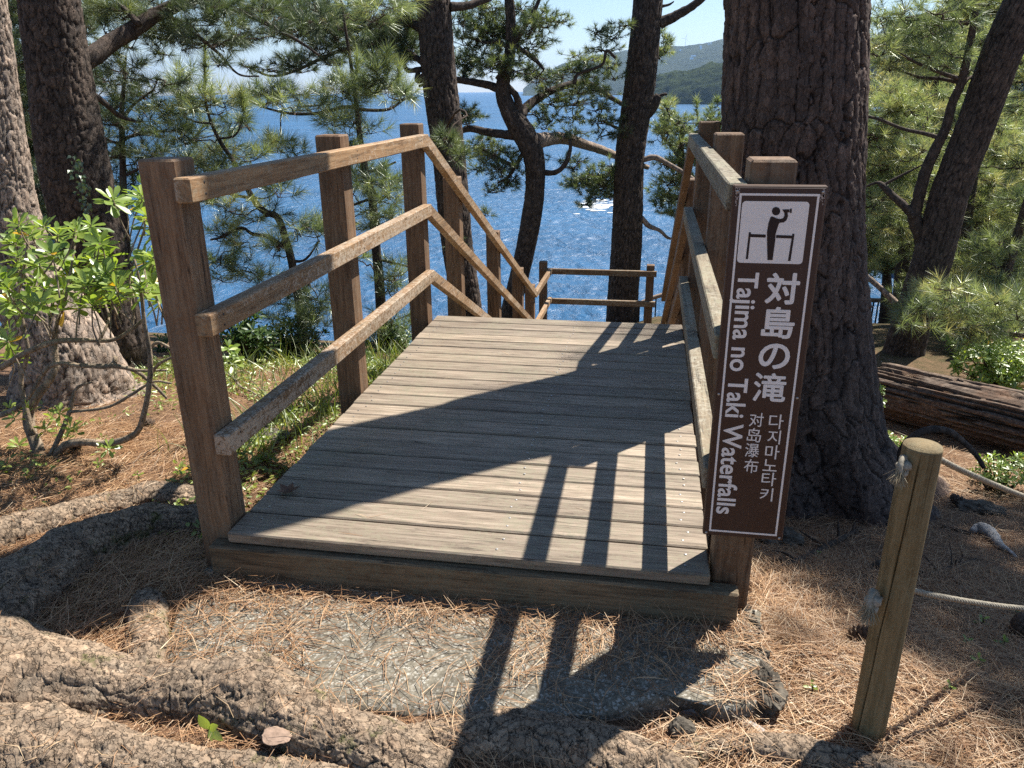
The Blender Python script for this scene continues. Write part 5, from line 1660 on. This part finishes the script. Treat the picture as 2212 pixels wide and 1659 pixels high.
# ================================================================== SHRUBS AND GROUND PLANTS
def rosette(c, up, n, L, rg=(35, 95)):
    a = np.arange(n)*2.39996+rng.uniform(0, 6)
    f = np.linspace(0, 1, n)
    el = np.radians(rg[1]-(rg[1]-rg[0])*f+rng.normal(0, 8, n))
    up = unit(np.asarray(up, float))
    x = unit(np.cross(up, rdirs(1)[0])); y = np.cross(up, x)
    rad = x*np.cos(a)[:, None]+y*np.sin(a)[:, None]
    D = rad*np.sin(el)[:, None]+up*np.cos(el)[:, None]
    N_ = up*np.sin(el)[:, None]-rad*np.cos(el)[:, None]+.12*rdirs(n)
    Ln = L*rng.uniform(.7, 1.1, n)*(1-.3*f)
    return np.repeat(np.asarray(c, float)[None], n, 0)-up*(.02*(1-f))[:, None], D, N_, Ln
OBO = (.12, .34, .62, .9, 1.0, .35)
class Shrub:
    def __init__(s, name, base, label, cat='shrub', group=None):
        s.o = thing(name, base, label, cat, group)
        s.L, s.stem, s.t = [], MB(), []
    def stemw(s, rows, n=30, seg=10):
        sd = rng.uniform(0, 99)
        addtube(s.stem, rows, n, seg, disp=lambda TH, SS, P, rad: (rad*.3*(fbm(P[..., 0]*45, P[..., 1]*45, P[..., 2]*45, sd, 3)-.5), fbm(P[..., 0]*45, P[..., 1]*45, P[..., 2]*45, sd+2, 2)))
    def ros(s, c, up, n, L, bias=0.0, rg=(35, 95)):
        s.L.append(rosette(c, up, n, L, rg))
        tt = np.clip(rng.normal(.45+bias, .2, n), 0, .9)
        tt[rng.uniform(0, 1, n) < .014] = 1.0
        s.t.append(tt)
    def finish(s, mat, stem_mat=None, wr=.36, shape=OBO):
        if s.stem.n:
            s.stem.build('branches', stem_mat or M_TWIGPALE, s.o, True)
        B, D, N_, L_ = [np.concatenate([q[k] for q in s.L]) for k in range(4)]
        V, F, m = leaf_mesh(B, D, N_, L_, L_*wr*rng.uniform(.85, 1.15, len(L_)), shape, .22, .12)
        mk('leaves', V, F, mat, s.o, {'tint': np.repeat(np.concatenate(s.t), m)}, True)
gs = G(85, 985)
YS = gs[1]
sh = Shrub('shrub', gs, 'sunlit evergreen shrub with glossy leaf rosettes at the left edge')
def st(pts, dy=0.0):
    sh.stemw([prow(x, y, w, YS+dy*k/(len(pts)-1)) for k, (x, y, w) in enumerate(pts)])
st([(86, 1000, 26), (80, 965, 22), (66, 930, 20), (62, 890, 20), (80, 855, 18), (105, 825, 14), (120, 790, 12), (118, 740, 10), (125, 690, 7), (140, 650, 5)], .25)
st([(70, 940, 12), (55, 880, 10), (45, 820, 9), (60, 760, 8), (50, 700, 7), (40, 640, 6), (55, 560, 5), (60, 510, 4)], .1)
st([(120, 985, 14), (140, 962, 16), (180, 955, 15), (235, 958, 14), (280, 945, 13), (300, 928, 12), (312, 890, 11), (320, 850, 10), (325, 800, 10), (322, 750, 9), (312, 700, 8), (306, 640, 7), (298, 590, 5), (290, 560, 4)], -.1)
st([(108, 985, 10), (130, 940, 9), (150, 890, 8), (165, 840, 6), (200, 825, 4)], .1)
st([(325, 808, 8), (345, 785, 6), (372, 772, 5), (380, 765, 4)], -.1)
st([(0, 795, 12), (60, 760, 11), (120, 738, 10), (180, 735, 9), (240, 735, 8), (280, 715, 7), (310, 690, 5)], .1)
st([(-40, 905, 12), (20, 890, 10), (60, 860, 8), (110, 790, 7), (180, 790, 9), (240, 790, 11), (250, 770, 8)], .05)
st([(240, 790, 9), (290, 800, 8), (330, 830, 7), (360, 860, 5)], .1)
st([(245, 788, 7), (300, 800, 6), (360, 800, 4)], .05)
st([(150, 890, 6), (230, 880, 6), (280, 855, 6), (330, 825, 5), (370, 828, 4)], .0)
st([(320, 760, 6), (340, 740, 6), (375, 755, 5)], .0)
st([(0, 720, 7), (25, 660, 6), (50, 600, 5), (62, 520, 4)], .2)
st([(140, 650, 5), (150, 600, 5), (160, 540, 4), (165, 500, 3)], .2)
st([(210, 745, 6), (235, 690, 5), (225, 650, 4), (220, 610, 3)], .2)
st([(285, 715, 5), (290, 650, 4), (280, 600, 4), (310, 500, 4), (325, 440, 3)], .1)
RT = [(60, 505), (40, 480), (95, 490), (115, 500), (155, 500), (180, 492), (205, 488), (235, 520), (250, 540), (225, 545), (70, 560), (30, 560), (120, 550), (165, 560), (200, 565), (265, 565), (300, 560), (330, 545), (268, 425), (255, 412), (300, 418), (318, 420), (290, 455), (318, 455), (332, 500), (320, 480),
      (20, 610), (60, 620), (95, 610), (140, 615), (180, 610), (220, 620), (265, 610), (300, 610), (330, 600), (25, 655), (70, 650), (110, 640), (190, 645), (240, 640), (275, 650), (312, 640), (335, 630), (50, 580), (145, 585), (240, 590), (285, 590), (10, 520), (20, 700), (60, 690), (10, 770), (30, 740), (345, 585), (322, 560), (205, 660), (170, 660), (130, 665), (350, 620)]
for x, y in RT:
    for q in range(1+(rng.uniform() < .35)):
        c = W(x+rng.normal()*13, y+rng.normal()*11, YS+rng.uniform(-.25, .45))
        sh.ros(c, [rng.normal()*.35, -.25+rng.normal()*.35, 1.0], int(rng.integers(12, 18)), .088, .05)
        q_ = c+np.array([rng.normal()*.05, rng.normal()*.05, -.16])
        sh.stemw([(*q_, .0035), (*((c+q_)/2+rng.normal(0, .01, 3)), .003), (*c, .0025)], 8, 6)
for x, y in ((60, 880), (30, 900), (110, 900), (95, 925), (40, 960), (130, 890), (150, 920), (200, 985), (222, 950), (20, 880), (160, 930), (235, 965), (140, 940)):
    c = W(x, y, YS+rng.uniform(-.2, .3))
    sh.ros(c, [rng.normal()*.4, -.3, 1.0], 9, .06, .1)
for x, y in ((500, 765), (505, 780), (495, 750)):
    sh.ros(W(x, y, YS+.4), [.5, -.2, .8], 8, .075, .1)
sh.finish(M_LEAF)
# pale dead twig sticking out right of the front post
stick('dead_twig', [(495, 815, 4), (510, 835, 5), (522, 850, 5), (545, 858, 4), (565, 868, 3)], 'bare pale twig right of the left front post', mat=M_TWIGPALE, lift=6, twigs=3)

def bush(label, px, py, rx, ry, Y, nro, L, mat, bias=0, name='bush', up=(0, -.25, 1), group=None):
    c = W(px, py, Y)
    k = np.linalg.norm(c-CAM)/F_PX
    sx, sz = rx*k, ry*k
    gz_ = float(ground(c[0], c[1]))
    s = Shrub(name, [c[0], c[1], gz_], label, 'bush', group)
    for q in range(nro):
        d = rdirs(1)[0]*rng.uniform(0, 1)**.45
        p_ = c+d*np.array([sx, sx*.8, sz])
        s.ros(p_, np.array(up)+d*.7+.3*rdirs(1)[0], int(rng.integers(7, 12)), L*rng.uniform(.75, 1.2), bias+.1*d[2])
        if q % 3 == 0:
            s.stemw([(c[0]+d[0]*sx*.3, c[1]+d[1]*sx*.3, min(gz_, c[2]-sz), .012), (*((p_+c)/2-np.array([0, 0, .1])), .007), (*p_, .003)], 10, 5)
    s.finish(mat, M_TWIG)
G3 = 'dark green bushes behind the left railing'
bush('dark leafy bush just right of the left front post', 530, 735, 60, 75, 5.2, 150, .075, M_LEAFDARK, .1, group=G3)
bush('broad dark bush seen between the first and second posts', 640, 760, 75, 80, 5.8, 200, .07, M_LEAFDARK, .0, group=G3)
bush('dark bush behind the second post low beside the deck', 770, 800, 60, 60, 5.6, 110, .07, M_LEAFDARK, -.05, group=G3)
bush('dark undergrowth left of the first post behind the ivy trunk', 380, 790, 60, 70, 5.6, 130, .07, M_LEAFDARK, -.05, group=G3)
bush('dark bush low between the second and third posts', 850, 745, 50, 60, 6.4, 110, .07, M_LEAFDARK, -.05, group=G3)
bush('bright green sunlit bush above the log at the right edge', 2165, 792, 85, 42, 6.6, 170, .07, M_LEAF, .12)
bush('bright green bush behind the first one above the log', 2140, 742, 80, 30, 8.0, 120, .07, M_LEAF, .05)
bush('small bright plants under the right end of the log', 2165, 1010, 70, 26, 4.6, 60, .045, M_LEAF, .05)
bush('small green plants at the right edge of the big trunk by the log', 1925, 960, 34, 40, 4.9, 46, .04, M_LEAF, .05)
bush('yellow green weeds at the left end of the log', 1885, 870, 22, 50, 5.2, 40, .04, M_LEAF, .05)

def scatter(n, boxes, rej=None):
    P = []
    tot = sum(w for *_, w in boxes)
    for x0, x1, y0, y1, w in boxes:
        m = int(n*w/tot)
        P.append(np.column_stack([rng.uniform(x0, x1, m), rng.uniform(y0, y1, m)]))
    P = np.vstack(P)
    k = ~((P[:, 0] > XL-.02) & (P[:, 0] < XR+.02) & (P[:, 1] > 1.95) & (P[:, 1] < 10.5))
    return P[k]
# low green ground cover, patchy
P = scatter(26000, [(-3.6, -1.35, 2.2, 5.4, 1.0)])
den = fbm(P[:, 0]*1.7, P[:, 1]*1.7, 0, 61, 4)+.10*(P[:, 1]-3.2)/1.5+.10*sstep(-2.3, -1.6, P[:, 0])
P = P[rng.uniform(.42, .78, len(P)) < den-.02]
n = len(P)
B = np.column_stack([P, ground(P[:, 0], P[:, 1])+rng.uniform(.005, .05, n)*(.5+den[:1].mean())])
D = rdirs(n); D[:, 2] = np.abs(D[:, 2])*.35+.1
V, F, m = leaf_mesh(B, D, np.tile([0, -.2, 1.0], (n, 1))+.5*rdirs(n), rng.uniform(.016, .036, n), rng.uniform(.010, .018, n), (.1, .7, 1, .9, .55, 0))
tag(mk('ground_cover', V, F, M_COVER, None, {'tint': np.repeat(rng.uniform(0, 1, n), m)}, False), 'yellow green weeds growing through the needles left of the deck', kind='stuff')
# grass beside the deck
P = np.vstack([np.column_stack([rng.normal(-1.72, .2, 900), rng.uniform(2.9, 5.6, 900)]), np.column_stack([rng.uniform(-3.2, -1.4, 900), rng.uniform(4.2, 6.0, 900)])])
P = P[(P[:, 0] < -1.42)]
n = len(P)
B = np.column_stack([P, ground(P[:, 0], P[:, 1])-.01])
D = rdirs(n)*np.array([.5, .5, 0])+np.array([0, -.05, 1.0])
N_ = rdirs(n); N_[:, 2] = 0
V, F, m = leaf_mesh(B, D, N_, rng.uniform(.09, .26, n), rng.uniform(.004, .009, n), (.8, 1, .9, .7, .4, 0), .3, .55)
tag(mk('grass', V, F, M_GRASS, None, {'tint': np.repeat(rng.beta(2, 2, n), m)}, False), 'long green grass between the left railing and the bushes', kind='stuff')
# seedlings on the needles
def seedling(px, py, L, n, label, h=.03, bias=.1, mat=None, group=None, rg=(40, 95)):
    g = G(px, py)
    s = Shrub('seedling', g, label, 'seedling', group)
    s.stemw([(*g, .0022), (*(g+np.array([.003, 0, h*.5])), .002), (*(g+np.array([0, 0, h])), .0016)], 8, 6)
    s.ros(g+np.array([0, 0, h]), [0, -.35, 1], n, L, bias, rg)
    s.finish(mat or M_LEAF, M_TWIG, .5)
gq = G(455, 1590)
s = Shrub('seedling', gq, 'bright green seedling with a few leaves growing between the foreground roots', 'seedling')
pz = W(452, 1575, gq[1]-.02)
s.stemw([(pz[0], pz[1], gq[2]-.03, .002), (*((pz+gq)/2), .0018), (*pz, .0015)], 8, 6)
dd_ = [W(*q, gq[1]-.03)-pz for q in ((432, 1552), (468, 1568), (478, 1598), (455, 1590))]
B = np.repeat(pz[None], 4, 0)
V, F, m = leaf_mesh(B, np.array(dd_), np.tile([.1, -.75, .6], (4, 1)), np.array([.052, .04, .045, .03]), np.array([.024, .02, .02, .014]), (.15, .7, 1, .95, .6, 0), .15, .1)
s.stem.build('stem', M_TWIG, s.o, True)
mk('leaves', V, F, M_LEAF, s.o, {'tint': np.repeat([.75, .85, .7, .8], m)}, True)
GS = 'seedlings on the brown needles at the right'
for k, (px, py, L, n, lab) in enumerate(((2120, 1350, .030, 7, 'seedling below the lower rope, highest of the green row'), (2085, 1395, .026, 6, 'seedling with small leaves left in the green row on the right'), (2110, 1440, .030, 7, 'seedling in the middle of the green row on the right'), (2165, 1400, .028, 6, 'seedling at the right end of the green row'),
                                         (2195, 1330, .03, 7, 'seedling at the right photo edge under the lower rope'), (2050, 1500, .024, 5, 'lone tiny seedling right of the round post base'), (1752, 1498, .022, 5, 'tiny seedling right of the crumbled concrete'), (1768, 1205, .02, 5, 'tiny seedling beside the fallen branch'))):
    seedling(px, py, L, n, lab, group=GS)
for k, (px, py, L, n, lab) in enumerate(((390, 1030, .035, 9, 'upright seedling in the sun left of the front post'), (215, 1015, .03, 7, 'seedling near the left photo edge on sunny needles'), (60, 1040, .03, 7, 'seedling at the far left on sunny needles'), (300, 1040, .026, 6, 'small seedling between the roots and the shrub'))):
    seedling(px, py, L, n, lab, .04, group='seedlings on the sunny needles at the left')
# bark chip and dead leaf
g = gpt(608, 1622, 60, 1.0)
V, F = blob(g[:3]+np.array([0, -.01, .02]), g[3], 33.0, .3, 30, 20, (1, .75, .12))
tag(mk('bark_chip', V, F, M_CHIP, None, {'tint': np.full(len(V), .6)}, False, loc=g[:3]), 'flat pink brown flake of bark between the foreground roots', 'bark chip')
c = WZ(622, 1064, .008)
B = np.repeat(c[None], 5, 0)
a = np.linspace(0, 4.4, 5)+.4
D = np.stack([np.cos(a), np.sin(a), .25+0*a], -1)
V, F, m = leaf_mesh(B, D, np.tile([0, 0, 1.0], (5, 1))+.3*rdirs(5), np.array([.05, .045, .05, .04, .035]), np.full(5, .026), (.3, .8, 1, .8, .4, 0), .3, -.2)
tag(mk('dead_leaf', V, F, M_DEADLEAF, None, {'tint': np.repeat([.1, .4, .2, .6, .3], m)}, False, loc=c), 'curled brown dead leaf lying on the deck near its left edge', 'dead leaf')

# ================================================================== FALLEN NEEDLES
def straw(P, Z, lo=.085, hi=.14, w=.0019, tilt=.13, flow=True):
    n = len(P)
    fl = fbm(P[:, 0]*1.6, P[:, 1]*1.6, 0, 91, 3)*9 if flow else 0
    a = fl+rng.normal(0, .75, n)
    k = rng.uniform(0, 1, n) < .35
    a[k] = rng.uniform(0, 6.3, k.sum())
    L = rng.uniform(lo, hi, n)
    bend = rng.normal(0, .16, n)
    V, c = [], np.column_stack([P, Z])
    tz = rng.normal(0, tilt, n)
    d0 = np.stack([np.cos(a-bend), np.sin(a-bend), tz], -1)
    d1 = np.stack([np.cos(a+bend), np.sin(a+bend), tz-.12*np.abs(rng.normal(size=n))], -1)
    for p_, sx in ((c-d0*L[:, None]/2, .55), (c, 1.0), (c+d1*L[:, None]/2, .35)):
        s_ = np.stack([-np.sin(a), np.cos(a), rng.normal(0, .5, n)], -1)*(w/2*sx)
        V += [p_-s_, p_+s_]
    V = np.stack(V, 1)
    lowz = np.minimum(V[..., 2].min(1)-(Z-.006), 0)
    V[..., 2] -= lowz[:, None]
    b = np.arange(n)[:, None]*6
    F = np.concatenate([b+np.array([0, 1, 3, 2]), b+np.array([2, 3, 5, 4])])
    return V.reshape(-1, 3), F
P = np.vstack([scatter(52000, [(-2.7, 1.7, .95, 2.3, 1.0), (.25, 2.2, 1.4, 3.2, .75), (-3.2, -1.3, 1.9, 3.4, .6)]),
               scatter(26000, [(.35, 3.2, 2.8, 6.0, 1.0), (-4.2, -1.35, 2.8, 5.2, .6)])])
ins = in_slab(P[:, 0], P[:, 1])
# on the slab they only gather along the edges and in drifts
dr = fbm(P[:, 0]*3.0, P[:, 1]*5.0, 0, 17, 3)
edge = np.min(np.hypot(P[:, None, 0]-q[None, ::4, 0], P[:, None, 1]-q[None, ::4, 1]) if False else np.abs(P[:, 1:2]-1.97)+0*P[:, :1], axis=1)
keep = ~ins | (rng.uniform(0, 1, len(P)) < np.clip(.26+1.6*sstep(.56, .74, dr)+1.1*sstep(.16, .03, edge)+.9*sstep(-.75, -1.15, P[:, 0])*sstep(.62, .45, dr)*.6, 0, .9))
P, ins = P[keep], ins[keep]
Z = np.where(ins, slabz(P[:, 0], P[:, 1])+.004, ground(P[:, 0], P[:, 1]))+rng.uniform(.001, .016, len(P))
V, F = straw(P, Z)
far_ = np.clip((P[:, 1]-2)/3, 0, 1)
tn = np.clip(rng.beta(2.2, 2.2, len(P))+.12*(fbm(P[:, 0]*2, P[:, 1]*2, 0, 5)-.5), 0, 1)
tag(mk('pine_needle_litter', V, F, M_STRAW, None, {'tint': np.repeat(tn, 6)}, False), 'thick carpet of fallen brown pine needles', kind='stuff')
# a drift piled against the front beam and the hollow left of it
P = np.vstack([np.column_stack([rng.uniform(-1.5, .3, 3600), 1.955-np.abs(rng.normal(0, .07, 3600))]), np.column_stack([rng.normal(-1.62, .16, 2600), rng.normal(1.80, .13, 2600)]), np.column_stack([rng.normal(-1.30, .16, 1500), rng.normal(1.93, .06, 1500)])])
Z = np.maximum(ground(P[:, 0], P[:, 1]), -.19)+rng.uniform(0, .035, len(P))*np.exp(-np.abs(P[:, 1]-1.93)*5)
V, F = straw(P, Z, tilt=.22)
tag(mk('pine_needle_drift', V, F, M_STRAW, None, {'tint': np.repeat(np.clip(rng.beta(2.4, 2, len(P)), 0, 1), 6)}, False), 'pile of fallen needles against the front beam of the deck', kind='stuff')
# some caught on top of the roots
PR, ZR = [], []
for o_ in [c for r_ in (ra, rb) for c in r_.children]:
    me = o_.data
    nv = len(me.vertices)
    co_ = np.zeros(nv*3); me.vertices.foreach_get('co', co_)
    no_ = np.zeros(nv*3); me.vertices.foreach_get('normal', no_)
    co_ = co_.reshape(-1, 3)+wloc(o_); no_ = no_.reshape(-1, 3)
    cl = fbm(co_[:, 0]*5, co_[:, 1]*5, 0, 23, 3)
    k_ = np.where((no_[:, 2] > .55) & (co_[:, 1] > .9) & (rng.uniform(.45, .8, nv) < cl))[0]
    if len(k_):
        k_ = rng.choice(k_, min(70, len(k_)), replace=False)
        PR.append(co_[k_, :2]); ZR.append(co_[k_, 2]+.004)
PR, ZR = np.vstack(PR), np.concatenate(ZR)
V, F = straw(PR, ZR, .06, .11, .0016, .15)
tag(mk('root_needles', V, F, M_STRAW, None, {'tint': np.repeat(rng.uniform(.2, 1, len(PR)), 6)}, False), 'loose pine needles caught on the tops of the roots', kind='stuff')
# a few on the boards
P = np.column_stack([rng.uniform(XL+.06, XR-.06, 46), rng.uniform(2.02, 4.5, 46)])
V, F = straw(P, np.full(46, .0035), .04, .09, .0015, .02, False)
tag(mk('deck_needles', V, F, M_STRAW, None, {'tint': np.repeat(rng.uniform(.3, 1, 46), 6)}, False), 'stray pine needles lying on the deck boards', kind='stuff')

# ================================================================== HAZE
t, nt, out = newmat('sea_air')
vp = nt.nodes.new('ShaderNodeVolumePrincipled')
vp.inputs['Color'].default_value = (0.42, 0.64, 1.0, 1)
vp.inputs['Density'].default_value = 0.000036
vp.inputs['Anisotropy'].default_value = 0.25
nt.links.new(vp.outputs[0], out.inputs['Volume'])
b = MB()
b.box((-25500, -25500, -60), (25500, 25500, 850), 0.01)
tag(b.build('haze', t, None), 'pale blue sea haze in the air', kind='stuff')
